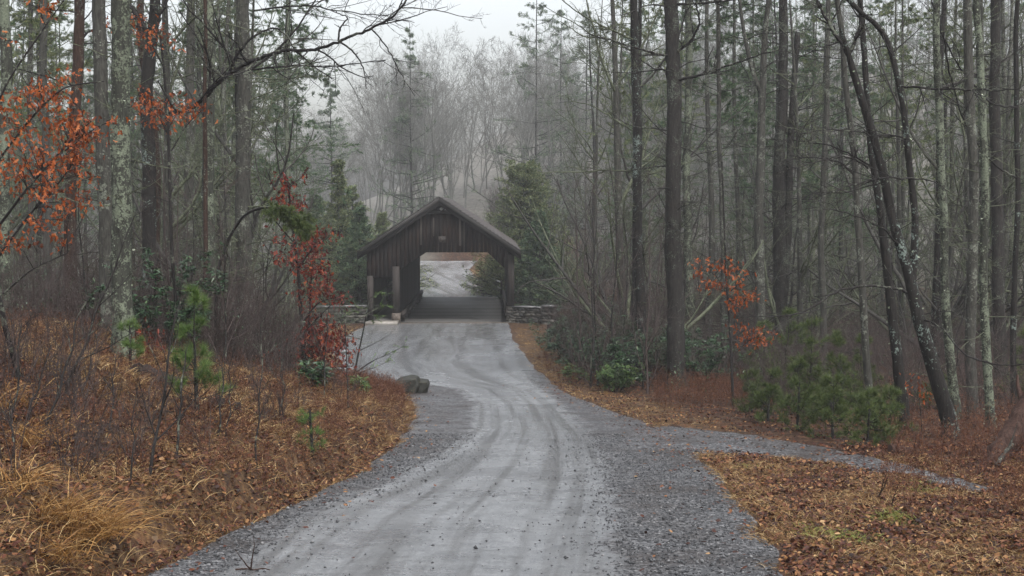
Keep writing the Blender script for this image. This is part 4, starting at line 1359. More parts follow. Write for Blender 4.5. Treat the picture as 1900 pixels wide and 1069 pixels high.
near_tree('leaning_black_tree', 'black leaning tree with white lichen spots that forks into two curved stems', 'tree',
          [(1764, 812), (1751, 741), (1725, 648), (1704, 582), (1691, 515), (1668, 452), (1642, 340), (1622, 262), (1598, 204), (1583, 121), (1574, 102)], 26, [34, 25, 21, 17, 15, 14],
          ('bark_black', 'twig_dark'), 125, DB(nb=int(1.4 * 7), blen=1.6, tw=5, r0=0.010, z0=3.0),
          [dict(p=[(1686, 543), (1658, 533), (1607, 530), (1550, 540), (1489, 582), (1442, 587), (1386, 589)], w=(6, 1.6), tw=(9, 3, 2), tl=0.2, b=-1.5),
           dict(p=[(1683, 258), (1650, 250), (1620, 252), (1590, 243), (1540, 240), (1480, 250)], w=(4, 1.5), tw=(12, 5, 3), b=-1.5),
           dict(p=[(1610, 312), (1590, 295), (1560, 290), (1500, 305), (1440, 320)], w=(4, 1.5), tw=(12, 5, 3), b=-1),
           dict(p=[(1670, 455), (1640, 425), (1600, 405), (1550, 388), (1510, 390)], w=(4, 1.4), tw=(10, 5, 3), b=-2),
           dict(p=[(1690, 330), (1730, 335), (1760, 355)], w=(3, 1.4), tw=(6, 4)),
           dict(p=[(1700, 332), (1640, 330), (1570, 345), (1500, 372)], w=(4, 1.4), tw=(11, 5, 3), b=-1),
           dict(p=[(1574, 104), (1593, 60), (1600, 20), (1590, -60)], w=(8, 4), tw=(9, 5, 3)),
           dict(p=[(1574, 104), (1548, 60), (1520, 10), (1500, -50)], w=(8, 4), tw=(9, 5, 3)),
           dict(p=[(1670, 160), (1740, 165), (1830, 168), (1890, 165)], w=(5, 2), tw=(11, 4, 3), b=-2),
           dict(p=[(1700, 590), (1740, 600), (1790, 660), (1850, 678), (1920, 676)], w=(4, 2), tw=(9, 4, 2), b=-1.5)],
          forks=[([(1693, 520), (1696, 486), (1699, 399), (1686, 301), (1679, 219), (1666, 146), (1647, 73), (1622, 41), (1600, 28)], [15, 12, 10, 8])], tufts=70, up=0.5)
near_tree('black_tree', 'black lichen-dotted trunk just left of the forked leaning tree', 'tree',
          [(1679, 812), (1668, 700), (1658, 597), (1654, 520), (1645, 470), (1630, 400), (1616, 300), (1606, 180), (1600, 0)], 27.5, [24, 18, 13, 10],
          ('bark_black', 'twig_dark'), 126, DB(nb=int(1.4 * 14), blen=1.5, tw=6, r0=0.008, z0=2), tufts=110,
          limbs=[dict(p=[(1618, 310), (1580, 285), (1540, 270), (1480, 260), (1420, 258)], w=(4, 1.5), tw=(12, 5, 3), b=-1)])
near_tree('black_tree', 'thin wavy trunk rising from behind the pine saplings on the right', 'tree',
          [(1617, 800), (1607, 674), (1599, 520), (1592, 340), (1583, 282), (1572, 200), (1560, 60), (1550, 0)], 29, [15, 12, 9],
          ('bark_grey', 'twig_dark'), 127, DB(nb=int(1.4 * 26), blen=1.8, tw=7, r0=0.008, z0=2.5), k=9,
          limbs=[dict(p=[(1590, 330), (1560, 300), (1500, 290), (1450, 300)], w=(4, 1.5), tw=(10, 5, 3))])
near_tree('lichened_tree', 'very pale lichen-covered trunk right of the leaning black tree', 'tree', [(1775, 815), (1762, 674), (1750, 500), (1746, 250), (1738, 0)], 30, [20, 15, 13],
          ('bark_lichen', 'twig_mossy'), 128, DB(nb=int(1.4 * 36), blen=1.8, tw=6, r0=0.009, z0=2), tufts=300)
near_tree('grey_pine', 'smooth grey-brown trunk between two pale lichened trunks at the right', 'tree', [(1803, 838), (1803, 600), (1803, 300), (1798, 0)], 32, [21, 18, 16],
          ('bark_grey', 'twig_mossy'), 129, DB(nb=int(1.4 * 34), blen=2.0, tw=6, r0=0.011, z0=2))
near_tree('lichened_tree', 'tall trunk flaked with white-green lichen nearest the right edge', 'tree', [(1838, 832), (1830, 600), (1822, 300), (1816, 0)], 28, [18, 15, 13],
          ('bark_lichen', 'twig_mossy'), 130, DB(nb=int(1.4 * 30), blen=1.6, tw=6, r0=0.009, z0=2), tufts=340)
near_tree('dark_tree', 'dark thick trunk behind the white-green lichened one, by the right edge', 'tree', [(1858, 720), (1850, 480), (1848, 200), (1846, 0)], 40, [25, 21, 18],
          ('bark_pine', 'twig_dark'), 131, DB(nb=int(1.4 * 60), blen=2.6, tw=7, r0=0.014, z0=2))
near_tree('thin_tree', 'thin dark stem close to the right picture edge', 'tree', [(1880, 800), (1882, 600), (1886, 300), (1890, 0)], 34, [12, 11, 9],
          ('bark_black', 'twig_dark'), 132, DB(nb=int(1.4 * 22), blen=1.8, tw=6, r0=0.009, z0=2.5), k=8,
          limbs=[dict(p=[(1888, 200), (1840, 195), (1800, 150), (1770, 110), (1738, 40), (1725, -20)], w=(4, 2.5), tw=(8, 4, 2), b=-3),
                 dict(p=[(1886, 330), (1850, 310), (1815, 270), (1780, 205), (1760, 130), (1750, 60)], w=(4, 2.5), tw=(8, 4, 2), b=-4)])
near_tree('grey_tree', 'pale slim trunk between the double dark trunk and the thin wavy one', 'tree', [(1530, 680), (1525, 480), (1530, 250), (1540, 0)], 45, [13, 11, 9],
          ('bark_grey', 'twig_mossy'), 133, DB(nb=int(1.4 * 50), blen=2.2, tw=7, r0=0.010, z0=2))
near_tree('grey_tree', 'slim forest trunk midway between the thickest pine and the forked grey trunk', 'tree', [(1345, 690), (1340, 480), (1336, 250), (1330, 0)], 47, [10, 9, 7],
          ('bark_grey', 'twig_dark'), 134, DB(nb=int(1.4 * 50), blen=2.2, tw=8, r0=0.010, z0=2))


# ================================================================== OAK SAPLINGS WITH DRY LEAVES
def leafy(name, label, cat, stems, y, mat, seed, clusters, nleaf, size, barkm='twig_dark', extra_tw=True):
    """stems: list of (pixels, w0, w1); clusters: (px, py, rx, ry, n) groups of hanging leaves on their own twigs"""
    rng = np.random.default_rng(seed)
    b0 = stems[0][0][0]
    base = on_ground(b0[0], y)
    g = Geo(); c = Geo(); f = Geo()
    node = []
    for i, (pts, w0, w1) in enumerate(stems):
        P = np.array([at(px, py, y) for px, py in pts]) - base
        if i == 0:
            P = np.vstack([[0, 0, -0.2], [0, 0, 0.05], P[1:]])
        P[1:] += np.array([0, 1, 0]) * rng.normal(0, 0.12, (len(P) - 1, 1))
        r = np.linspace(w0, w1, len(P)) * 0.5 * y / FPX
        S, rr = trunk_geo(g, P, r, 6, rng, 0.02)
        node.append(S)
    node = np.concatenate(node)
    tip = []
    for (px, py, rx, ry, n) in clusters:
        n = max(1, int(round(n * (0.6 if y < 20 else 1.0 if mat == 'leaf_red' else 0.85))))
        q = np.stack([at(px + rng.normal(0, rx * 0.5), py + rng.normal(0, ry * 0.5), y) for _ in range(n)]) - base
        q[:, 1] += rng.normal(0, 0.35, n)
        tip.append(q)
    tip = np.concatenate(tip)
    # every cluster point is reached by a twig from the nearest stem point below it
    dist = np.linalg.norm(tip[:, None, :] - node[None] - np.array([0, 0, 0.15]), axis=2)
    j = np.argmin(dist + 0.6 * np.clip(node[None, :, 2] - tip[:, None, 2], 0, 9), axis=1)
    a = node[j]
    n = 7; t = np.linspace(0, 1, n)[None, :, None]
    pts = a[:, None, :] * (1 - t) + tip[:, None, :] * t
    pts[:, :, 2] += (np.sin(t[..., 0] * math.pi) * 0.10 * np.linalg.norm(tip - a, axis=1)[:, None])
    pts[:, 1:] += np.cumsum(rng.normal(0, 0.012, pts[:, 1:].shape), axis=1)
    rad = np.linspace(0.007, 0.003, n)[None] * np.ones((len(tip), 1))
    c.tubes(pts, rad, 4)
    end = pts[:, -1]
    K = nleaf
    C = np.repeat(end, K, 0) + rng.normal(0, 1, (len(end) * K, 3)) * np.array([0.11, 0.11, 0.09]) * (size / 0.11)
    # leaf stalk directions hang down and outwards
    D = unit(rng.normal(0, 0.55, C.shape) + np.array([0, 0, -0.75]))
    f.leaves(C, D, unit(rng.normal(0, 1, C.shape)), size * rng.uniform(0.65, 1.25, len(C)), size * rng.uniform(0.45, 0.9, len(C)), OAK)
    t = thing(name, label, cat, base)
    obj('trunk', mesh('trunk', g, M[barkm], True), t)
    obj('twigs', mesh('twigs', c, M[barkm], True), t)
    obj('leaves', mesh('leaves', f, M[mat]), t)
    return t


leafy('oak_sapling', 'oak sapling with hanging bright orange dead leaves at the left edge', 'tree',
      [([(20, 760), (10, 600), (-10, 420), (-30, 250)], 14, 7), ([(-10, 430), (60, 350), (120, 270), (170, 225)], 6, 2), ([(-5, 480), (50, 400), (100, 340), (130, 300)], 5, 2),
       ([(-20, 320), (60, 220), (120, 160), (190, 150)], 5, 2), ([(-10, 560), (60, 500), (120, 470)], 4, 2), ([(120, 280), (180, 235), (210, 225)], 3, 1.5), ([(-30, 260), (20, 160), (80, 60), (120, 0)], 5, 2)], 18, 'leaf_orange', 201,
      [(55, 185, 30, 30, 12), (100, 180, 22, 24, 8), (95, 160, 16, 14, 5), (15, 225, 24, 30, 9), (70, 245, 35, 25, 14), (115, 225, 28, 22, 12), (140, 250, 30, 35, 22), (130, 290, 30, 25, 18), (90, 305, 40, 30, 16),
       (30, 300, 40, 24, 14), (20, 330, 30, 24, 10), (55, 345, 24, 15, 6), (105, 360, 24, 24, 9), (115, 390, 22, 18, 8), (70, 405, 22, 10, 5), (165, 240, 22, 20, 9), (185, 225, 14, 12, 4),
       (125, 130, 8, 8, 3), (10, 445, 20, 15, 6), (55, 450, 12, 14, 3), (90, 447, 10, 12, 3), (122, 445, 8, 8, 2), (15, 415, 14, 8, 3), (75, 10, 26, 8, 5), (5, 60, 8, 8, 2), (150, 325, 14, 20, 4), (160, 370, 6, 12, 2), (0, 180, 18, 30, 5)],
      10, 0.085)
leafy('oak_sapling', 'oak branches with orange leaves behind the thick lichen-spotted trunk', 'tree',
      [([(330, 650), (322, 500), (318, 350), (312, 200), (300, 60)], 8, 4), ([(316, 260), (290, 215), (255, 185)], 3, 1.5), ([(318, 280), (345, 230), (375, 205)], 3, 1.5), ([(306, 130), (280, 75), (240, 45)], 3, 1.5)], 27, 'leaf_orange', 202,
      [(265, 190, 22, 18, 9), (290, 200, 24, 20, 12), (315, 205, 24, 18, 11), (330, 185, 14, 12, 5), (350, 212, 20, 12, 7), (300, 228, 24, 12, 6), (370, 210, 10, 10, 3), (275, 60, 24, 20, 7), (292, 82, 16, 12, 4), (250, 45, 12, 10, 3), (245, 30, 8, 8, 2),
       (312, 55, 6, 8, 2), (195, 45, 12, 14, 4), (330, 80, 5, 6, 1), (165, 365, 6, 12, 2)],
      7, 0.10)
leafy('oak_sapling', 'tall oak sapling full of dark red dead leaves at the road bend', 'tree',
      [([(565, 705), (560, 600), (552, 500), (540, 420), (535, 330)], 9, 3), ([(572, 705), (572, 600), (580, 500)], 6, 2), ([(560, 600), (590, 560), (630, 550)], 4, 1.5), ([(552, 500), (580, 460), (610, 440)], 4, 1.5),
       ([(562, 620), (590, 590), (620, 560)], 4, 1.5), ([(560, 640), (530, 650), (505, 660)], 3, 1.5), ([(545, 450), (520, 420), (500, 390)], 3, 1.5)], 31, 'leaf_red', 203,
      [(530, 335, 20, 14, 6), (535, 365, 20, 16, 9), (560, 378, 14, 8, 4), (540, 390, 18, 8, 4), (575, 438, 30, 12, 9), (600, 432, 16, 8, 4), (560, 452, 20, 14, 7), (585, 470, 16, 12, 7), (545, 480, 24, 12, 6), (560, 492, 30, 10, 10),
       (595, 500, 20, 10, 8), (610, 515, 10, 10, 4), (570, 530, 18, 12, 7), (600, 538, 22, 14, 10), (625, 550, 16, 8, 5), (570, 560, 16, 14, 5), (590, 605, 28, 20, 16), (620, 612, 16, 12, 8), (560, 628, 20, 12, 8), (585, 640, 26, 16, 14),
       (610, 635, 26, 18, 16), (630, 640, 16, 14, 8), (540, 650, 20, 14, 9), (515, 668, 18, 10, 7), (560, 665, 24, 10, 8), (625, 680, 12, 14, 6), (600, 665, 20, 12, 6), (520, 440, 20, 20, 4), (655, 655, 8, 6, 2)],
      9, 0.115)
leafy('oak_sapling', 'small oak seedling with dull red leaves below the thick lichen-spotted trunk', 'tree', [([(262, 690), (260, 650), (262, 615)], 4, 2), ([(261, 650), (275, 630)], 2, 1)], 24.5, 'leaf_red', 204,
      [(248, 612, 10, 12, 5), (262, 630, 16, 10, 7), (280, 635, 12, 10, 5)], 7, 0.10)
leafy('oak_sapling', 'slender sapling with pale orange leaf sprays right of the thickest dark pine', 'tree',
      [([(1362, 730), (1358, 620), (1350, 520), (1345, 430), (1340, 300)], 6, 3), ([(1355, 560), (1330, 510), (1300, 500)], 2, 1), ([(1357, 580), (1390, 550), (1410, 545)], 2, 1), ([(1360, 660), (1390, 630), (1420, 620)], 2, 1), ([(1356, 540), (1380, 520)], 2, 1)], 34, 'leaf_orange', 205,
      [(1302, 500, 14, 12, 6), (1320, 528, 16, 10, 6), (1330, 492, 14, 8, 5), (1350, 490, 12, 10, 4), (1385, 510, 14, 6, 4), (1365, 540, 16, 10, 5), (1350, 545, 12, 8, 3), (1380, 550, 16, 8, 6), (1405, 548, 10, 8, 4), (1360, 565, 10, 10, 4), (1375, 615, 12, 8, 4), (1395, 620, 20, 10, 8), (1400, 632, 22, 8, 8), (1418, 615, 8, 8, 3)],
      7, 0.12, 'twig_dark')
leafy('oak_sapling', 'tiny seedling with a single red-orange leaf spray before the leaning black tree', 'tree', [([(1718, 800), (1706, 740), (1694, 715)], 3, 1)], 27, 'leaf_orange', 206, [(1692, 712, 6, 6, 3), (1702, 724, 6, 5, 2)], 6, 0.10, 'twig_dark')


# ================================================================== YOUNG PINES
def pine_sapling(rng, h, w, tiers, per=6, k=34, nl=0.13, nw=0.0045, bare=0.12, twn=6):
    g = Geo(); c = Geo(); f = Geo()
    path, rr = straight_trunk(rng, h, 0.012 + 0.009 * h, 0.03, 0.04)
    path[:, 2] = np.clip(path[:, 2], -0.2, None)
    P, rad = trunk_geo(g, path, rr, 6, rng, 0.03)
    tt = np.clip(np.repeat(np.linspace(bare, 0.95, tiers), per) + rng.normal(0, 0.015, tiers * per), 0.05, 0.99)
    p, d, t, pr, _ = sprout(rng, P[None], rad[None], len(tt), 0, 1, 68, 10, 0.7, tt=tt[None])
    L = np.maximum(0.15, w * (1.05 - 0.85 * t) * rng.uniform(0.6, 1.15, len(t)))
    b, ra = shoots(rng, p, d, L, np.full(len(t), 0.007), 7, 0.09, 0.55, 0.4)
    c.tubes(b, ra, 4)
    p2, d2, t2, pr2, par = sprout(rng, b, ra, twn, 0.25, 1.0, 42, 10, 0.5)
    L2 = np.maximum(0.08, L[par] * 0.35 * rng.uniform(0.5, 1.1, len(p2)))
    b2, r2 = shoots(rng, p2, d2, L2, np.full(len(p2), 0.004), 4, 0.1, 0.4, 0.5)
    c.tubes(b2, r2, 3)
    allb = np.concatenate([b2[:, -1], b[:, -1], b2[:, 2], P[-1:]])
    alld = np.concatenate([unit(b2[:, -1] - b2[:, -2]), unit(b[:, -1] - b[:, -2]), unit(b2[:, 2] - b2[:, 1]), unit(P[-1:] - P[-2:-1])])
    needle_tufts(f, rng, allb, alld, k, nl, nw, 0.62)
    return g, c, f


prng = np.random.default_rng(77)
PSPEC = [  # px of base, py of base, height, half width, label
    (1480, 800, 1.9, 0.9, 'bushy young pine at the front of the sapling patch, beside the path'),
    (1545, 815, 1.6, 0.85, 'low bright green pine seedling directly at the path edge'),
    (1610, 828, 1.3, 0.8, 'lowest pine seedling of the patch, nearest the leaning black tree'),
    (1425, 782, 1.5, 0.7, 'small thin pine at the left end of the sapling patch'),
    (1500, 770, 3.2, 1.25, 'taller soft green pine in the middle of the sapling patch'),
    (1560, 782, 2.6, 1.1, 'mid-height pine right of the tallest in the sapling patch'),
    (1455, 745, 3.6, 1.35, 'tallest pine of the sapling patch, behind the others'),
    (1415, 730, 3.0, 1.15, 'dusky pine at the back left of the sapling patch'),
    (1600, 760, 2.6, 1.05, 'dusky pine at the back right of the sapling patch'),
    (1650, 815, 1.2, 0.7, 'tiny olive pine seedling against the black lichen-dotted trunk'),
    (1395, 765, 1.3, 0.6, 'tiny pine among red weeds left of the sapling patch'),
    (1740, 760, 1.6, 0.7, 'small shaded pine behind the leaning black tree'),
    (1905, 740, 2.4, 1.0, 'green conifer sapling at the right picture edge'),
]
for i, (px, py, h, w, lb) in enumerate(PSPEC):
    q = gnd(px, py)
    tree_obj('pine_sapling', lb, 'young pine', q, pine_sapling(prng, h * 0.68, w * 0.8, int(4 + h * 1.5), 5, 20, 0.13, 0.008), ('twig_dark', 'twig_dark', 'needle_young'), group='young pines beside the side path', names=('trunk', 'branches', 'needles'))
q = gnd(372, 800, 10)
q = on_ground(362, 19.5)
tree_obj('pine_sapling', 'airy young white pine with long green needles on the left bank', 'young pine', q, pine_sapling(prng, 1.75, 0.55, 6, 4, 46, 0.15, 0.0045, 0.3, 3), ('twig_dark', 'twig_dark', 'needle'), names=('trunk', 'branches', 'needles'))
q = on_ground(240, 23)
tree_obj('pine_sapling', 'tiny pine seedling at the foot of the thick lichen-spotted trunk', 'young pine', q, pine_sapling(prng, 0.7, 0.3, 3, 4, 40, 0.12, 0.004, 0.3, 3), ('twig_dark', 'twig_dark', 'needle'), names=('trunk', 'branches', 'needles'))
q = on_ground(395, 17.5)
tree_obj('pine_sapling', 'sparse yellow-green pine seedling low on the left bank', 'young pine', gnd(580, 850), pine_sapling(prng, 0.5, 0.2, 4, 4, 26, 0.10, 0.004, 0.2, 2), ('twig_dark', 'twig_dark', 'needle'), names=('trunk', 'branches', 'needles'))


# conifer with one mossy green drooping bough before the red oak
rng = np.random.default_rng(88)
base = on_ground(398, 30)
g = Geo(); c = Geo(); f = Geo()
P = np.array([at(398, 640, 30), at(402, 500, 30), at(425, 440, 30), at(452, 398, 29.6), at(485, 385, 29.2), at(520, 386, 29), at(552, 400, 29), at(572, 425, 29)]) - base
P[0] = (0, 0, -0.1)
S, rr = trunk_geo(g, P, np.array([0.045, 0.04, 0.034, 0.03, 0.024, 0.018, 0.012, 0.008]), 6, rng, 0.03)
p, d, t, pr, _ = sprout(rng, S[None], rr[None], 90, 0.6, 1.0, 62, 18, 0.2, -0.5)
b, ra = shoots(rng, p, d, rng.uniform(0.12, 0.42, 90), np.full(90, 0.006), 6, 0.14, -0.5, 0.5)
c.tubes(b, ra, 3)
C, D = along(rng, b, 9, 0.1)
needle_tufts(f, rng, C, D, 16, 0.10, 0.012, 0.7)
tree_obj('bent_conifer', 'leaning conifer whose mossy green drooping bough arches over the left undergrowth', 'tree', base, (g, c, f), ('bark_black', 'twig_dark', 'needle_young'))

# thin young hemlock before the left end of the bridge
rng = np.random.default_rng(89)
base = gnd(655, 702)
yb = base[1]
g = Geo(); c = Geo(); f = Geo()
P = np.array([at(655, 702, yb), at(664, 660, yb), at(675, 610, yb), at(682, 570, yb), at(686, 535, yb)]) - base
P[0] = (0, 0, -0.1)
S, rr = trunk_geo(g, P, np.array([0.03, 0.026, 0.02, 0.014, 0.006]), 6, rng, 0.03)
for pts in ([(668, 650), (690, 640), (712, 628)], [(660, 690), (690, 670), (725, 655), (750, 642)], [(662, 690), (700, 665), (735, 655)], [(660, 695), (700, 680), (725, 668)], [(672, 630), (640, 622), (620, 630)],
            [(682, 575), (705, 565), (722, 568)], [(684, 555), (700, 545), (716, 545)], [(683, 570), (660, 575), (645, 582)], [(680, 580), (700, 590), (690, 596)]):
    Q = np.array([at(*p_, yb + rng.normal(0, 0.3) * i) for i, p_ in enumerate(pts)]) - base
    Q2 = resample(Q, 8)
    c.tubes(Q2[None], np.linspace(0.012, 0.004, 8)[None], 4)
    p, d, t, pr, _ = sprout(rng, Q2[None], np.full((1, 8), 0.005), 9, 0.25, 1.0, 45, 10, 0.8)
    b, ra = shoots(rng, p, d, rng.uniform(0.12, 0.4, 9), np.full(9, 0.004), 5, 0.1, 0.0, 0.5, 0.2)
    c.tubes(b, ra, 3)
    if pts[0][1] < 600 or rng.random() < 0.4:
        C, D = along(rng, b, 22, 0.0)
        f.leaves(C, unit(D + rng.normal(0, 0.7, D.shape)), unit(rng.normal(0, 0.4, D.shape) + np.array([0, 0, 1])), np.full(len(C), 0.055), np.full(len(C), 0.016), DIA)
tree_obj('hemlock_sapling', 'thin leaning young hemlock in front of the left bridge post', 'young tree', base, (g, c, f), ('bark_black', 'twig_dark', 'needle'))


# ================================================================== BROAD-LEAVED EVERGREEN BUSHES
def bush_parts(rng, h, w, stems=10, l2=7, l3=5, per=9, leaf=(0.11, 0.035), whorl=True):
    c = Geo(); f = Geo()
    a = rng.uniform(0, 6.283, stems)
    p = np.stack([np.cos(a), np.sin(a), 0 * a], 1) * rng.uniform(0, 0.25, (stems, 1)) * w
    d = unit(np.stack([np.cos(a) * 0.7, np.sin(a) * 0.7, np.full(stems, 1.0)], 1))
    b, ra = shoots(rng, p, d, h * rng.uniform(0.6, 1.0, stems), np.full(stems, 0.014), 8, 0.12, 0.15, 0.4)
    c.tubes(b, ra, 5)
    p, d, t, pr, par = sprout(rng, b, ra, l2, 0.15, 1.0, 50, 12)
    b2, r2 = shoots(rng, p, d, np.full(len(p), 0.42 * w) * rng.uniform(0.4, 1.1, len(p)), np.full(len(p), 0.007), 6, 0.14, 0.3, 0.5)
    c.tubes(b2, r2, 3)
    p, d, t, pr, par = sprout(rng, b2, r2, l3, 0.25, 1.0, 45, 12)
    b3, r3 = shoots(rng, p, d, 0.16 * rng.uniform(0.5, 1.2, len(p)), np.full(len(p), 0.004), 3, 0.1, 0.4, 0.6)
    c.tubes(b3, r3, 3)
    end = np.concatenate([b3[:, -1], b2[:, -1]])
    n = len(end)
    C = np.repeat(end, per, 0)
    D = unit(rng.normal(0, 1, C.shape) * np.array([1, 1, 0.35]) + np.array([0, 0, -0.12]))
    f.leaves(C, D, unit(rng.normal(0, 0.35, C.shape) + np.array([0, 0, 1])), leaf[0] * rng.uniform(0.6, 1.2, len(C)), leaf[1] * rng.uniform(0.7, 1.2, len(C)), ELL)
    return c, f


brng = np.random.default_rng(55)
for i, (px, py, h, w, mt, lb) in enumerate([
        (1085, 690, 1.9, 1.6, 'rhodo', 'glossy dark laurel bush nearest the marker post'),
        (1125, 705, 1.7, 1.5, 'rhodo', 'wide glossy laurel bush in the middle of the roadside clump'),
        (1160, 718, 1.6, 1.4, 'rhodo', 'laurel bush at the foot of the slender flecked trunk'),
        (1060, 668, 1.5, 1.3, 'rhodo', 'glossy laurel bush at the far left end of the roadside clump'),
        (1145, 672, 2.4, 1.8, 'rhodo', 'tall dark laurel standing behind the roadside clump'),
        (1205, 700, 1.6, 1.2, 'rhodo', 'laurel between the slender trunk and the thick dark pine'),
        (1100, 660, 2.2, 1.7, 'rhodo', 'laurel at the back of the clump, close to the right stone wall'),
        (1140, 728, 0.8, 0.7, 'laurel', 'small bright green laurel at the grass edge'),
        (1068, 712, 0.5, 0.5, 'laurel', 'low yellowish laurel shrub on the right grass edge'),
        (1310, 715, 1.9, 1.4, 'rhodo', 'shaded laurel between the thick dark pine and the orange leaf sprays'),
        (360, 640, 2.6, 1.5, 'laurel', 'bright green laurel bush behind the left bank, under the thin red stem'),
        (415, 640, 2.3, 1.4, 'laurel', 'green laurel bush under the mossy green drooping bough'),
        (470, 645, 1.8, 1.5, 'rhodo', 'dusky laurel bush between the drooping bough and the red oak'),
        (300, 650, 2.0, 1.2, 'rhodo', 'dark laurel bush just right of the thick lichen-spotted trunk'),
        (505, 665, 1.5, 1.1, 'laurel', 'greyish green bush left of the red oak sapling'),
        (570, 722, 0.65, 0.35, 'rhodo', 'small drooping glossy rhododendron at the foot of the red oak'),
        (660, 735, 0.35, 0.25, 'laurel', 'tiny yellow-green rhododendron seedling near the boulder')]):
    q = gnd(px, py)
    big = h < 0.75
    c, f = bush_parts(brng, h, w, 5 if big else 11, 5 if big else 7, 3 if big else 5, 8, (0.15, 0.042) if i == 15 else ((0.11, 0.034) if mt == 'rhodo' else (0.08, 0.026)))
    tree_obj('laurel_bush', lb, 'bush', q, (c, f), ('twig_dark', mt), group='evergreen laurel bushes', names=('branches', 'leaves'))


# ================================================================== EVERGREENS BEHIND THE BRIDGE
hrng = np.random.default_rng(31)
def big_evergreen(label, px, y, top_py, base_w, mat, seed, shape=0.8, tiers=34, per=8, droop=0.3, flen=0.24, fwid=0.10, tl=8, fk=12, zoff=0.0, name='hemlock_tree', z0=0.3, gap=0.0, group=None, cat='evergreen tree'):
    b = on_ground(px, y)
    h = at(px, top_py, y)[2] - b[2]
    r_ = np.random.default_rng(seed)
    return tree_obj(name, label, cat, b, conifer_parts(r_, h, 0.14, tiers, base_w, per, shape, droop, tl, fk, flen, fwid, z0, gap), ('bark_pine', 'twig_dark', mat), group=group)


big_evergreen('dense rounded evergreen standing just right of the bridge roof', 974, 97, 302, 4.6, 'needle_yellow', 301, 0.38, 46, 14, 0.15, 0.17, 0.055, 11, 17)
big_evergreen('lower dark evergreen seen behind the right bridge post', 1000, 90, 395, 3.0, 'needle_far', 302, 0.7, 28, 11, 0.15, 0.17, 0.055, 11, 16)
big_evergreen('green evergreen by the road, seen through the bridge opening', 950, 105, 440, 1.9, 'needle_far', 303, 0.5, 22, 10, 0.2, 0.17, 0.055, 10, 16)
big_evergreen('pointed evergreen tallest of those left of the bridge', 630, 88, 296, 5.4, 'needle_yellow', 304, 1.0, 34, 9, 0.2, 0.17, 0.055, 10, 16)
big_evergreen('dark wide evergreen directly left of the bridge eave', 668, 84, 385, 4.6, 'needle_far', 305, 0.8, 26, 10, 0.2, 0.17, 0.055, 10, 16)
big_evergreen('dusky evergreen behind the red oak sapling', 585, 92, 362, 5.4, 'needle_far', 306, 0.85, 28, 9, 0.2, 0.17, 0.055, 10, 16)
big_evergreen('small evergreen tip over the left bridge eave', 712, 104, 396, 4.2, 'needle_yellow', 307, 0.85, 24, 9, 0.2, 0.17, 0.055, 10, 15)
big_evergreen('olive evergreen crowded behind the pointed one, left of the bridge', 655, 100, 345, 5.2, 'needle_yellow', 308, 0.9, 30, 9, 0.2, 0.17, 0.055, 10, 15)
# far hazy pines on the hill
W = dict(name='white_pine', z0=4.5, flen=0.30, fwid=0.055, cat='pine tree')
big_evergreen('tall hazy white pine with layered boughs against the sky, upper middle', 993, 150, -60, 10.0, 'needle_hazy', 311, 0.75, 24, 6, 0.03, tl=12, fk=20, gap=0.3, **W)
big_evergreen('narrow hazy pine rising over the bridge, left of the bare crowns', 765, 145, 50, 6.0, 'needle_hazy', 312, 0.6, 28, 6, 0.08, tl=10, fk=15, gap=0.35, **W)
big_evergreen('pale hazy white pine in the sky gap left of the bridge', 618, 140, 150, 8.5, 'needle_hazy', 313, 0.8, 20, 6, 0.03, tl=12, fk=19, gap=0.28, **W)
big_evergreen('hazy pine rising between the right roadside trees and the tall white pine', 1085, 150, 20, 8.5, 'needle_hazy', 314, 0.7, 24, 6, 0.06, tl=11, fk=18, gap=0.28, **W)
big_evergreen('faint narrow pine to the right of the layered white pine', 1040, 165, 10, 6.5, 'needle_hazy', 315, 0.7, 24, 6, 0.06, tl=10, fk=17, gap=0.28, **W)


# ================================================================== MID-DISTANCE WOODS
def proto(parts, mats, name, names=('trunk', 'branches', 'foliage')):
    """shared mesh data for a kind of tree"""
    return [(nm, mesh(nm, g, M[mt], nm != 'foliage')) for g, mt, nm in zip(parts, mats, names) if g.n]


def plant(pr, name, label, cat, loc, rz, sc, group):
    t = thing(name, label, cat, loc, rz, group)
    t.scale = (sc, sc, sc)
    for nm, me in pr:
        obj(nm, me, t)
    return t


mrng = np.random.default_rng(9)
PINES = [proto(pine_parts(np.random.default_rng(400 + i), 19, 0.125, 8, 120, 1.0, zf, 2.8, 9, 7, 0.015, 0.17, 0.026, 6), ('bark_grey' if i % 2 else 'bark_lichen', 'twig_mossy', 'needle_far' if i < 3 else 'needle_yellow'), 'pine')
         for i, zf in enumerate((5.0, 8.0, 4.0, 7.0))]
BARES = [proto(bare_parts(np.random.default_rng(420 + i), 17, 0.13, 8, 12, 8, 5, 3, 0.0045, 44, 0.2), ('bark_grey' if i % 2 else 'bark_black', 'twig_mossy' if i % 2 else 'twig_grey'), 'bare') for i in range(4)]
FAR = [proto(bare_parts(np.random.default_rng(440 + i), 20, 0.12, 6, (4, 5, 5, 4, 3)[i], 12, 8, 5, 0.0085, 16, 0.35, up=0.45, fork=(0.5, 0.62, 0.45, 0.7, 0.4)[i]), ('bark_hazed', 'bark_hazed'), 'far') for i in range(5)]


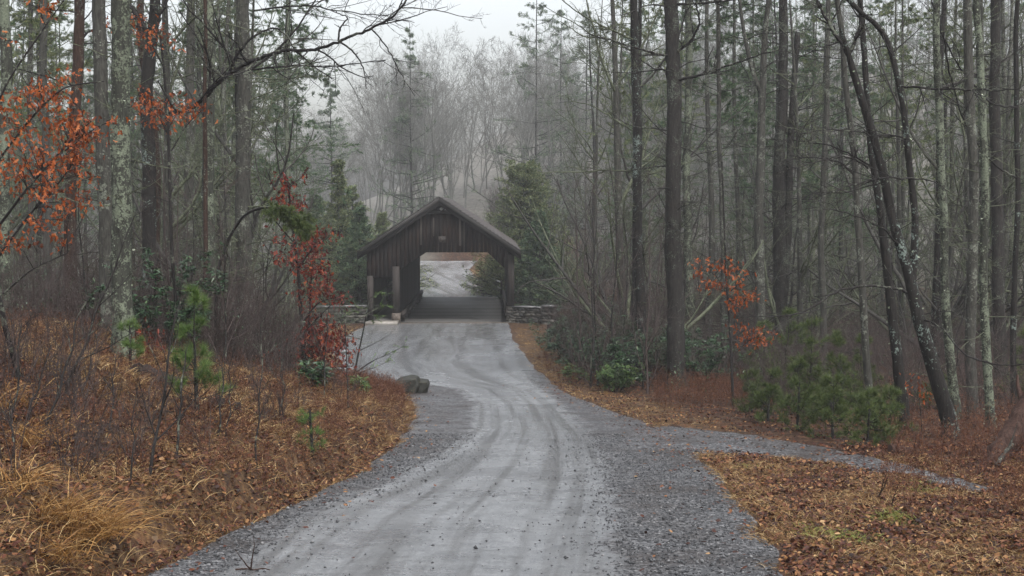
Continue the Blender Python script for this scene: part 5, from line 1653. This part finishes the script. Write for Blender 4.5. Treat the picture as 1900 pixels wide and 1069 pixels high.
def woods(n, px0, px1, y0, y1, pools, label, group, name, cat, seed, sc=(0.8, 1.15), mind=14, avoid=()):
    r_ = np.random.default_rng(seed)
    got = []
    tries = 0
    while len(got) < n and tries < 9000:
        tries += 1
        px = r_.uniform(px0, px1)
        y = math.sqrt(r_.uniform(y0 ** 2, y1 ** 2))
        if any(abs(px - g_[0]) < mind and abs(y - g_[1]) < 9 for g_ in got):
            continue
        q = on_ground(px, y)
        if abs(q[0] - BO[0]) < 5.2 and 68 < y < 98:
            continue
        if XL(y) - 0.8 < q[0] < XR(y) + 0.8 and y < 142:
            continue
        got.append((px, y, q))
    got.sort(key=lambda g_: g_[0])
    for i, (px, y, q) in enumerate(got):
        pr = pools[int(r_.integers(len(pools)))]
        plant(pr, name, label % ORD[min(i, len(ORD) - 1)], cat, q, r_.uniform(0, 6.28), r_.uniform(*sc), group)


woods(30, -60, 545, 46, 84, PINES, '%s from left of the mossy pines crowding the left woods', 'mossy pines in the left woods', 'mossy_pine', 'pine tree', 61)
woods(15, -60, 540, 38, 80, BARES, '%s from left of the leafless trees in the left woods', 'leafless trees in the left woods', 'bare_tree', 'tree', 62)
woods(26, 1075, 1960, 50, 96, PINES, '%s from left of the grey pines deep in the right woods', 'grey pines deep in the right woods', 'mossy_pine', 'pine tree', 63)
woods(38, 1040, 1960, 44, 100, BARES, '%s from left of the leafless twiggy trees in the right woods', 'leafless twiggy trees in the right woods', 'bare_tree', 'tree', 64)
woods(34, 690, 1075, 146, 185, FAR, '%s from left of the hazy bare crowns behind the bridge', 'hazy bare trees behind the bridge', 'hazy_bare_tree', 'tree', 65, (0.85, 1.1), 7)
woods(10, 560, 690, 146, 180, FAR, '%s from left of the low hazy trees under the pale sky gap', 'low hazy trees left of the bridge', 'hazy_bare_tree', 'tree', 66, (0.5, 0.75), 7)
woods(18, 1060, 1900, 105, 160, FAR, '%s from left of the pale trees far back on the right slope', 'pale trees on the right slope', 'hazy_bare_tree', 'tree', 67, (0.85, 1.1), 12)

# slim roadside stems
SAP = [proto((lambda a: (a[0], a[1]))(bare_parts(np.random.default_rng(460 + i), 5.2, 0.024, 5, 12, 6, 4, 0, 0.0035, 34, 0.15, lr=0.34, up=0.7)), ('twig_purple' if i % 2 else 'twig_dark', 'twig_purple'), 'sap') for i in range(4)]
woods(34, 1035, 1330, 36, 66, SAP, '%s from left of the thin bare stems standing behind the roadside laurels', 'thin bare stems by the roadside laurels', 'bare_sapling', 'sapling', 68, (0.75, 1.5), 3)
woods(26, 120, 520, 25, 40, SAP, '%s from left of the thin bare stems behind the left bank', 'thin bare stems behind the left bank', 'bare_sapling', 'sapling', 69, (0.5, 1.0), 4)

# stems on the left bank: (base px, base py, top px, top py, width px)
srng = np.random.default_rng(70)
for i, (bx, by, tx, ty, w, lb) in enumerate([
        (275, 895, 335, 560, 7, 'dark leaning stem on the left bank with the green needles beside it'),
        (238, 905, 255, 720, 4, 'thin forked dark stem just left of the leaning one on the bank'),
        (75, 812, 160, 560, 6, 'long dark stem slanting right at the far left of the bank'),
        (112, 755, 250, 400, 6, 'longest slanting black stem, crossing in front of the lichened trunk'),
        (45, 805, 95, 640, 5, 'short slanting stem near the left edge of the bank'),
        (152, 745, 178, 620, 4, 'thin upright twig stem below the dark pine on the bank'),
        (20, 860, 40, 600, 5, 'stem rising through the dry grass at the left edge'),
        (325, 850, 345, 650, 6, 'dark stem just right of the leaning one on the bank'),
        (400, 812, 420, 640, 4, 'thin stem midway along the left bank'),
        (420, 815, 432, 660, 3, 'thin stem right of the midway one on the bank'),
        (478, 870, 483, 600, 4, 'tall thin stem on the bank before the red oak'),
        (645, 760, 640, 560, 3, 'slim bare stem at the tip of the bank beside the boulder'),
        (600, 740, 612, 560, 3, 'slim bare stem among the red oak leaves'),
        (530, 800, 520, 640, 3, 'slim stem on the slope below the red oak'),
        (200, 800, 215, 660, 4, 'short dark stem left of the mid bank leaves')]):
    q = gnd(bx, by); y = q[1]
    top = at(tx, ty, y + 0.4)
    n = 7; tt = np.linspace(0, 1, n)[:, None]
    P = (top - q) * tt; P[1:-1] += srng.normal(0, 0.025, (n - 2, 3)); P[0, 2] -= 0.1
    g = Geo(); c = Geo()
    S, rr = trunk_geo(g, P, np.linspace(w, w * 0.35, n) * 0.5 * y / FPX, 6, srng, 0.03)
    L0 = np.linalg.norm(top - q)
    b, ra, L = S[None], rr[None], np.array([L0])
    for cnt, fl in ((9, 0.36), (4, 0.42), (2, 0.5)):
        p, d, t, pr, par = sprout(srng, b, ra, cnt, 0.2, 1.0, 34, 10)
        L = L[par] * fl * srng.uniform(0.4, 1.1, len(p)) * (1.2 - 0.6 * t)
        b, ra = shoots(srng, p, d, L, np.maximum(pr * 0.55, 0.0025), 5, 0.1, 0.25, 0.4)
        c.tubes(b, ra, 4)
    tree_obj('bank_stem', lb, 'sapling', q, (g, c), ('twig_dark', 'twig_dark'), group='bare stems on the left bank', names=('stem', 'branches'))


# ================================================================== STUFF
def points_in(n, rng, px0, px1, y0, y1, test=None):
    y = np.sqrt(rng.uniform(y0 ** 2, y1 ** 2, n)); px = rng.uniform(px0, px1, n)
    x = (px - 950) / FPX * y
    k = test(x, y) if test else np.ones(n, bool)
    x, y = x[k], y[k]
    return np.stack([x, y, T0(x, y)], 1)


def off_road(m=0.05):
    return lambda x, y: ((x < XL(y) - m) | (x > XR(y) + m)) & ~in_path(x, y) & ~((np.abs(x - BO[0]) < 4.5) & (y > 71) & (y < 93))


def far_woods():
    """distant wood that reads as one mass behind the trees one can tell apart"""
    r_ = np.random.default_rng(91)
    g = Geo(); f = Geo()
    lows = []
    for i in range(4):
        a = pine_parts(np.random.default_rng(500 + i), 20, 0.14, 5, 80, 1.0, 3.0, 3.4, 6, 7, 0.024, 0.24, 0.045, 3)
        lows.append((a, 1))
    for i in range(4):
        a = bare_parts(np.random.default_rng(520 + i), 18, 0.13, 5, 5, 10, 6, 3, 0.012, 24, 0.3, up=0.35, fork=0.5)
        lows.append(((a[0], a[1], None), 0))
    spots = []
    for n, a, b, y0, y1 in ((70, -120, 560, 82, 150), (80, 1090, 2020, 96, 175), (16, 720, 1100, 165, 205)):
        q = points_in(n * 2, r_, a, b, y0, y1)
        ok = ~((q[:, 0] > XL(q[:, 1]) - 2) & (q[:, 0] < XR(q[:, 1]) + 2) & (q[:, 1] < 142))
        spots.append(q[ok][:n])
    for q in np.concatenate(spots):
        (gt, ct, ft), _ = lows[int(r_.integers(8)) if q[1] < 100 or abs(q[0]) > 14 else int(r_.integers(4, 8))]
        rz, sc = r_.uniform(0, 6.28), r_.uniform(0.75, 1.2)
        for src in (gt, ct):
            v, qd, t = xform(src.arrays(), q, rz, sc)
            g.add(v, qd, t)
        if ft is not None:
            v, qd, t = xform(ft.arrays(), q, rz, sc); f.add(v, qd, t)
    w = obj('far_woods', mesh('far_woods', g, M['bark_hazed']), kind='stuff')
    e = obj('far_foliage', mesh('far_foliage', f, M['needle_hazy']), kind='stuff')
    e.parent = w
    tag(w, 'distant misty wood filling the space behind the nearer trunks', 'woods')


far_woods()


def undergrowth():
    r_ = np.random.default_rng(92)
    g = Geo()
    zones = [(46, -80, 700, 15, 27, 0.7), (26, -80, 200, 12, 24, 1.2), (700, -80, 560, 27, 46, 1.9), (60, 560, 690, 50, 70, 1.0), (520, 1040, 1420, 42, 70, 1.9), (520, 1380, 1980, 30, 62, 1.7), (200, 1000, 1400, 92, 130, 2.6), (200, 560, 800, 94, 140, 2.4),
             (240, 780, 1080, 144, 175, 3.0)]
    for n, a, b, y0, y1, h in zones:
        q = points_in(n, r_, a, b, y0, y1, off_road(0.9))
        m = len(q)
        k = 5
        P0 = np.repeat(q, k, 0) + r_.normal(0, 0.06, (m * k, 3)) * np.array([1, 1, 0])
        D = unit(r_.normal(0, 0.32, (m * k, 3)) + np.array([0, 0, 1]))
        L = h * r_.uniform(0.4, 1.15, m * k)
        rr = np.full(m * k, 0.007) * max(1, y0 / 40)
        s1, r1 = shoots(r_, P0 - np.array([0, 0, 0.05]), D, L, rr, 6, 0.09, 0.1, 0.4)
        g.tubes(s1, r1, 3)
        p, d, t, pr, par = sprout(r_, s1, r1, 5, 0.25, 1.0, 36, 12)
        s2, r2 = shoots(r_, p, d, L[par] * 0.34 * r_.uniform(0.4, 1.1, len(p)), np.maximum(pr * 0.6, 0.003 * max(1, y0 / 40)), 4, 0.12, 0.2, 0.5)
        g.tubes(s2, r2, 3)
        if y0 < 60:
            p, d, t, pr, par2 = sprout(r_, s2, r2, 2, 0.3, 1.0, 40, 12)
            s3, r3 = shoots(r_, p, d, np.full(len(p), 0.2) * r_.uniform(0.5, 1.4, len(p)), np.full(len(p), 0.003), 3, 0.12, 0.1, 0.6)
            g.tubes(s3, r3, 3)
    o = obj('undergrowth', mesh('undergrowth', g, M['twig_purple']), kind='stuff')
    tag(o, 'tangle of bare purplish shrub stems filling the woods at both sides', 'undergrowth')
    # small evergreen leaves mixed into the thicket
    f = Geo()
    for n, a, b, y0, y1, h in ((2600, -60, 560, 29, 46, 1.5), (1800, 1250, 1960, 36, 62, 1.4), (900, 560, 700, 56, 72, 0.8), (1500, 1040, 1300, 48, 68, 1.6)):
        q = points_in(n, r_, a, b, y0, y1, off_road(1.0))
        cl = fbm(q[:, 0] / 2.2, q[:, 1] / 2.2, 15) > 0.0
        q = q[cl]
        c = np.repeat(q, 7, 0); c[:, 2] += np.repeat(h * r_.beta(1.3, 2.0, len(q)), 7)
        c += r_.normal(0, 0.10, c.shape)
        f.leaves(c, unit(r_.normal(0, 1, c.shape)), unit(r_.normal(0, 0.6, c.shape) + np.array([0, 0, 1])), 0.075 * r_.uniform(0.6, 1.2, len(c)), 0.032 * r_.uniform(0.7, 1.2, len(c)), ELL)
    o = obj('undergrowth_leaves', mesh('undergrowth_leaves', f, M['rhodo']), kind='stuff')
    tag(o, 'scattered evergreen leaves in the dark thicket', 'undergrowth')


undergrowth()


def fallen_leaves():
    r_ = np.random.default_rng(93)
    g = Geo()
    for n, a, b, y0, y1 in ((60000, -80, 800, 8.5, 26), (52000, 1180, 1980, 8.5, 24), (24000, -80, 800, 24, 40), (26000, 1000, 1980, 24, 42)):
        q = points_in(n, r_, a, b, y0, y1, off_road(0.02))
        dens = 0.72 + 0.9 * fbm(q[:, 0] / 1.1, q[:, 1] / 1.1, 61)
        q = q[r_.random(len(q)) < dens]
        m = len(q)
        q[:, 2] += r_.uniform(0.0, 0.045, m) + 0.012
        nr = unit(r_.normal(0, 0.45, (m, 3)) + np.array([0, 0, 1]))
        d = unit(np.cross(nr, r_.normal(0, 1, (m, 3))))
        s = 0.028 + 0.055 * r_.beta(1.6, 2.6, m)
        g.leaves(q - d * s[:, None] * 0.5, d, nr, s, s * r_.uniform(0.5, 0.9, m), CURL)
    # a few blown onto the gravel margins
    q = points_in(16000, r_, 200, 1560, 8.5, 40, lambda x, y: (x > XL(y)) & (x < XR(y)))
    e = np.minimum(q[:, 0] - XL(q[:, 1]), (XR(q[:, 1]) - q[:, 0]) * 0.7)
    q = q[r_.random(len(q)) < np.exp(-e / 0.3) * 0.9]
    qp = points_in(9000, r_, 1180, 1960, 15, 34, lambda x, y: in_path(x, y))
    q = np.concatenate([q, qp[r_.random(len(qp)) < np.clip(0.25 + 0.9 * (qp[:, 0] - 4.6), 0.25, 1.0)]])
    m = len(q); q[:, 2] += 0.035
    nr = unit(r_.normal(0, 0.25, (m, 3)) + np.array([0, 0, 1])); d = unit(np.cross(nr, r_.normal(0, 1, (m, 3))))
    g.leaves(q, d, nr, r_.uniform(0.04, 0.08, m), r_.uniform(0.025, 0.05, m), CURL)
    tag(obj('fallen_leaves', mesh('fallen_leaves', g, M['litter']), kind='stuff'), 'brown and russet fallen leaves covering both verges', 'fallen leaves')


fallen_leaves()


def blades(g, r_, q, h, w, lean, per, spread=0.05, bias=(0, 0, 0)):
    m = len(q) * per
    p = np.repeat(q, per, 0) + r_.normal(0, spread, (m, 3)) * np.array([1, 1, 0])
    d = unit(r_.normal(0, lean, (m, 3)) * np.array([1, 1, 0]) + np.array([0, 0, 1]) + np.array(bias))
    L = h * r_.uniform(0.45, 1.15, m)
    side = unit(np.cross(d, r_.normal(0, 1, (m, 3))))
    bend = unit(d * np.array([1, 1, 0]) + r_.normal(0, 0.15, (m, 3)) * np.array([1, 1, 0]))
    ts = np.array([0, 0.4, 0.75, 1.0]); ws = np.array([1, 0.8, 0.5, 0.08])
    drop = np.array([0, 0.05, 0.22, 0.5])
    C = p[:, None, :] + d[:, None, :] * (ts[None, :, None] * L[:, None, None]) + bend[:, None, :] * (drop * 1.0)[None, :, None] * (L * 0.9)[:, None, None] * np.minimum(1, lean * 2.2) - np.array([0, 0, 1.0]) * (drop[None, :, None] * L[:, None, None] * 0.8 * min(1, lean * 2))
    Wd = (w * r_.uniform(0.6, 1.2, m))[:, None, None] * ws[None, :, None] * side[:, None, :]
    V = np.stack([C - Wd, C + Wd], 2).reshape(m, 8, 3)
    F = np.array([[0, 1, 3, 2], [2, 3, 5, 4], [4, 5, 7, 6]])
    f = (np.arange(m) * 8)[:, None, None] + F[None]
    g.add(V.reshape(-1, 3), f.reshape(-1, 4))


def grass():
    r_ = np.random.default_rng(94)
    g = Geo()
    # left bank
    q = points_in(11000, r_, -80, 800, 9, 36, off_road(0.10))
    s = XL(q[:, 1]) - q[:, 0]
    k = fbm(q[:, 0] / 1.3, q[:, 1] / 1.3, 71) + 0.30 - 0.05 * s
    q = q[(r_.random(len(q)) < np.clip(k * 1.5, 0.04, 1))]
    blades(g, r_, q, 0.24, 0.0045, 0.7, 8)
    # tufts hanging over the cut bank and both gravel edges
    q = points_in(16000, r_, -80, 800, 9, 34, off_road(0.0))
    s = XL(q[:, 1]) - q[:, 0]
    q = q[(s > 0) & (s < 1.9) & (r_.random(len(q)) < 0.55 + fbm(q[:, 0] / 0.6, q[:, 1] / 0.6, 87))]
    blades(g, r_, q, 0.17, 0.0036, 0.85, 8, 0.06, (0.25, -0.25, 0))
    q = points_in(5000, r_, 1200, 1620, 9, 24, lambda x, y: (x > XR(y) - 0.12) & (x < XR(y) + 0.45) & ~in_path(x, y))
    q = q[r_.random(len(q)) < 0.4 + fbm(q[:, 0] / 0.5, q[:, 1] / 0.5, 88)]
    blades(g, r_, q, 0.12, 0.0036, 0.95, 8, 0.06, (-0.2, 0, 0))
    # top of the bank before the wood
    q = points_in(5200, r_, -80, 560, 20, 27, off_road(0.2))
    q = q[r_.random(len(q)) < 0.7]
    blades(g, r_, q, 0.26, 0.006, 0.65, 7)
    # right verge strip
    q = points_in(6000, r_, 960, 1420, 22, 70, off_road(0.03))
    r = q[:, 0] - XR(q[:, 1])
    q = q[(r > 0) & (r < 1.7) & (r_.random(len(q)) < np.exp(-np.clip(r, 0, 9) / 0.9))]
    blades(g, r_, q, 0.11, 0.006, 0.8, 14, 0.10)
    # right foreground mat
    q = points_in(15000, r_, 1250, 1990, 9, 23, off_road(0.03))
    k = fbm(q[:, 0] / 0.7, q[:, 1] / 1.1, 75) * 1.5 + 0.42 - 0.16 * (q[:, 0] - XR(q[:, 1])) + 0.05 * np.clip(q[:, 1] - 14, 0, 5)
    q = q[r_.random(len(q)) < np.clip(k * 1.6, 0.02, 1)]
    blades(g, r_, q, 0.15, 0.004, 0.95, 9, 0.07)
    # between left wall and road
    q = points_in(900, r_, 560, 700, 48, 70, off_road(0.05))
    blades(g, r_, q, 0.16, 0.007, 0.7, 10, 0.12)
    # far bank beyond the bridge
    q = points_in(1500, r_, 860, 960, 93, 125, lambda x, y: (x > XR(y)) & (x < XR(y) + 2.2))
    blades(g, r_, q, 0.2, 0.012, 0.6, 10, 0.15)
    tag(obj('dry_grass', mesh('dry_grass', g, M['straw']), kind='stuff'), 'short straw-coloured winter grass on the verges and bank', 'grass')
    g = Geo()
    q = np.array([gnd(*p) for p in [(1490, 990), (1500, 1000), (1560, 1005), (1575, 1000), (1590, 1010), (1660, 965), (1670, 960), (1640, 970), (1700, 900), (1710, 915), (1655, 972), (1380, 870)]])
    q = np.repeat(q, 9, 0) + r_.normal(0, 0.12, (108, 3)) * np.array([1, 1, 0]); q[:, 2] = T0(q[:, 0], q[:, 1])
    blades(g, r_, q, 0.17, 0.004, 0.7, 9, 0.06)
    tag(obj('green_grass', mesh('green_grass', g, M['greengrass']), kind='stuff'), 'a few fresh green grass tufts in the right verge leaves', 'grass')
    # weeds
    g = Geo()
    for n, a, b, y0, y1, h in ((330, 1215, 1440, 33, 42, 0.5), (300, 1650, 1980, 15, 30, 0.5), (1700, -60, 760, 14, 34, 0.34), (420, 1000, 1150, 40, 60, 0.25), (500, 560, 760, 30, 40, 0.4)):
        q = points_in(n, r_, a, b, y0, y1, off_road(0.25))
        m = len(q)
        P0 = np.repeat(q, 3, 0)
        D = unit(r_.normal(0, 0.3, P0.shape) + np.array([0, 0, 1]))
        L = h * r_.uniform(0.4, 1.2, len(P0))
        s1, r1 = shoots(r_, P0, D, L, np.full(len(P0), 0.003), 5, 0.12, 0, 0.5)
        g.tubes(s1, r1, 3)
        p, d, t, pr, par = sprout(r_, s1, r1, 4, 0.3, 1.0, 42, 12)
        s2, r2 = shoots(r_, p, d, L[par] * 0.35 * r_.uniform(0.4, 1.1, len(p)), np.full(len(p), 0.002), 4, 0.12, 0.1, 0.5)
        g.tubes(s2, r2, 3)
        C = np.repeat(s2[:, -1], 3, 0) + r_.normal(0, 0.02, (len(s2) * 3, 3))
        g.leaves(C, unit(r_.normal(0, 1, C.shape)), unit(r_.normal(0, 1, C.shape)), 0.03 * r_.uniform(0.6, 1.4, len(C)), 0.014 * r_.uniform(0.6, 1.4, len(C)), DIA)
    tag(obj('dry_weeds', mesh('dry_weeds', g, M['weed']), kind='stuff'), 'rusty dry weed stalks along the verges', 'weeds')


grass()

# big straw tussocks at the lower left
trng = np.random.default_rng(95)
for px, py, h, n, lb, bias in [(150, 1000, 0.60, 420, 'big drooping tussock of golden dry grass at the lower left ditch', (0.35, -0.5, 0)),
                         (100, 965, 0.56, 240, 'golden grass tussock left of the big drooping one', (0.3, -0.3, 0)),
                         (45, 830, 0.55, 200, 'upright straw tussock at the left edge of the bank', (0.1, -0.1, 0)),
                         (200, 985, 0.36, 110, 'small straw tussock right of the big drooping one', (0.3, -0.2, 0)),
                         (10, 760, 0.6, 140, 'tall straw tussock by the slanting stems, cut by the left edge', (0.1, -0.1, 0)),
                         (95, 1040, 0.42, 160, 'low golden tussock below the big drooping one, at the bottom left', (0.35, -0.4, 0)),
                         (25, 910, 0.5, 120, 'golden tussock at the left edge, beside the twin golden ones', (0.2, -0.2, 0))]:
    q = gnd(px, py)
    g = Geo()
    blades(g, trng, np.zeros((1, 3)), h * 1.05, 0.0042, 0.55, n, 0.15, bias)
    tag(obj('grass_tussock', mesh('grass_tussock', g, M['gold']), None, q), lb, 'grass tussock', 'straw tussocks on the left bank')


def gravel():
    r_ = np.random.default_rng(96)
    oc = np.array([[1, 0, 0], [-1, 0, 0], [0, 1, 0], [0, -1, 0], [0, 0, 1], [0, 0, -1]], float)
    F = np.array([(0, 2, 4), (2, 1, 4), (1, 3, 4), (3, 0, 4), (2, 0, 5), (1, 2, 5), (3, 1, 5), (0, 3, 5)])
    g = Geo()
    q = points_in(80000, r_, 180, 1560, 8.5, 27, lambda x, y: (x > XL(y) + 0.03) & (x < XR(y) - 0.03))
    tl = np.interp(q[:, 1], *TL); tr = np.interp(q[:, 1], *TR)
    ins = np.minimum(q[:, 0] - tl, tr - q[:, 0])
    pr = np.where(ins > 0, np.exp(-ins / 0.25) * 0.5 + 0.02, 0.85)
    q = q[r_.random(len(q)) < pr]
    qp = points_in(5000, r_, 1180, 1800, 17, 33, lambda x, y: in_path(x, y))
    q = np.concatenate([q, qp[r_.random(len(qp)) < 0.5]])
    m = len(q)
    s = np.clip(r_.lognormal(-4.6, 0.42, m), 0.005, 0.026)
    V = oc[None] * s[:, None, None] * r_.uniform(0.6, 1.25, (m, 6, 1)) * np.array([1, 1, 0.7]) + r_.normal(0, 0.15, (m, 6, 3)) * s[:, None, None]
    a = r_.uniform(0, 6.28, m); ca, sa = np.cos(a)[:, None], np.sin(a)[:, None]
    X = V[..., 0] * ca - V[..., 1] * sa; Y = V[..., 0] * sa + V[..., 1] * ca
    V = np.stack([X, Y, V[..., 2]], -1) + q[:, None, :]
    V[..., 2] += 0.014 + s[:, None] * 0.3
    f = (np.arange(m) * 6)[:, None, None] + F[None]
    g.add(V.reshape(-1, 3), None, f.reshape(-1, 3))
    tag(obj('gravel', mesh('gravel', g, M['stones']), kind='stuff'), 'loose grey gravel on the road shoulders', 'gravel')


gravel()

# ================================================================== AIR, LIGHT, CAMERA
def haze(density=0.0006):
    m = bpy.data.materials.new('misty_air'); m.use_nodes = True
    nt = m.node_tree; nt.nodes.clear()
    out = nt.nodes.new('ShaderNodeOutputMaterial'); v = nt.nodes.new('ShaderNodeVolumePrincipled')
    v.inputs['Color'].default_value = (0.95, 0.97, 1.0, 1); v.inputs['Density'].default_value = density
    v.inputs['Anisotropy'].default_value = 0.1
    v.inputs['Density Attribute'].default_value = ''; v.inputs['Temperature Attribute'].default_value = ''
    nt.links.new(v.outputs[0], out.inputs['Volume'])
    g = Geo(); g.box(-175, 175, -48, 312, -14, 62)
    o = obj('haze', mesh('haze', g, m), kind='stuff')
    tag(o, 'pale misty air between the trees', 'haze')


haze()

EL, AZ = math.radians(58), math.radians(150)
w = bpy.data.worlds.new('World'); SC.world = w; w.use_nodes = True
nt = w.node_tree
bg = nt.nodes['Background']
sky = nt.nodes.new('ShaderNodeTexSky'); sky.sky_type = 'NISHITA'; sky.sun_disc = False
sky.sun_elevation = EL; sky.sun_rotation = AZ
sky.dust_density = 5.0; sky.air_density = 1.2; sky.ozone_density = 1.0
hs = nt.nodes.new('ShaderNodeHueSaturation'); hs.inputs['Saturation'].default_value = 0.3
nt.links.new(sky.outputs[0], hs.inputs['Color']); nt.links.new(hs.outputs[0], bg.inputs['Color'])
bg.inputs['Strength'].default_value = 0.15
ld = bpy.data.lights.new('sun', 'SUN'); ld.energy = 0.8; ld.angle = math.radians(30); ld.color = (1.0, 0.985, 0.96)
lo = bpy.data.objects.new('sun', ld); COL.objects.link(lo)
sd = Vector((math.sin(AZ) * math.cos(EL), math.cos(AZ) * math.cos(EL), math.sin(EL)))
lo.rotation_euler = sd.to_track_quat('Z', 'Y').to_euler(); lo.location = (0, 0, 50)

cd = bpy.data.cameras.new('camera'); cam = bpy.data.objects.new('camera', cd); COL.objects.link(cam)
cd.sensor_width = 36.0; cd.sensor_fit = 'HORIZONTAL'; cd.lens = 36.0 * FPX / 1900.0
cd.clip_start = 0.1; cd.clip_end = 2000
cam.location = (0, 0, 0); cam.rotation_euler = (math.pi / 2 - PITCH, 0, 0)
SC.camera = cam
SC.view_settings.view_transform = 'Standard'; SC.view_settings.look = 'None'
SC.view_settings.exposure = 1.1; SC.view_settings.gamma = 1.0
SC.render.engine = 'CYCLES'
cy = SC.cycles
cy.max_bounces = 6; cy.diffuse_bounces = 3; cy.glossy_bounces = 2; cy.transmission_bounces = 3; cy.volume_bounces = 2; cy.transparent_max_bounces = 6
cy.use_denoising = True; cy.denoiser = 'OPENIMAGEDENOISE'; cy.denoising_input_passes = 'RGB_ALBEDO_NORMAL'; cy.denoising_prefilter = 'ACCURATE'
cy.use_adaptive_sampling = False
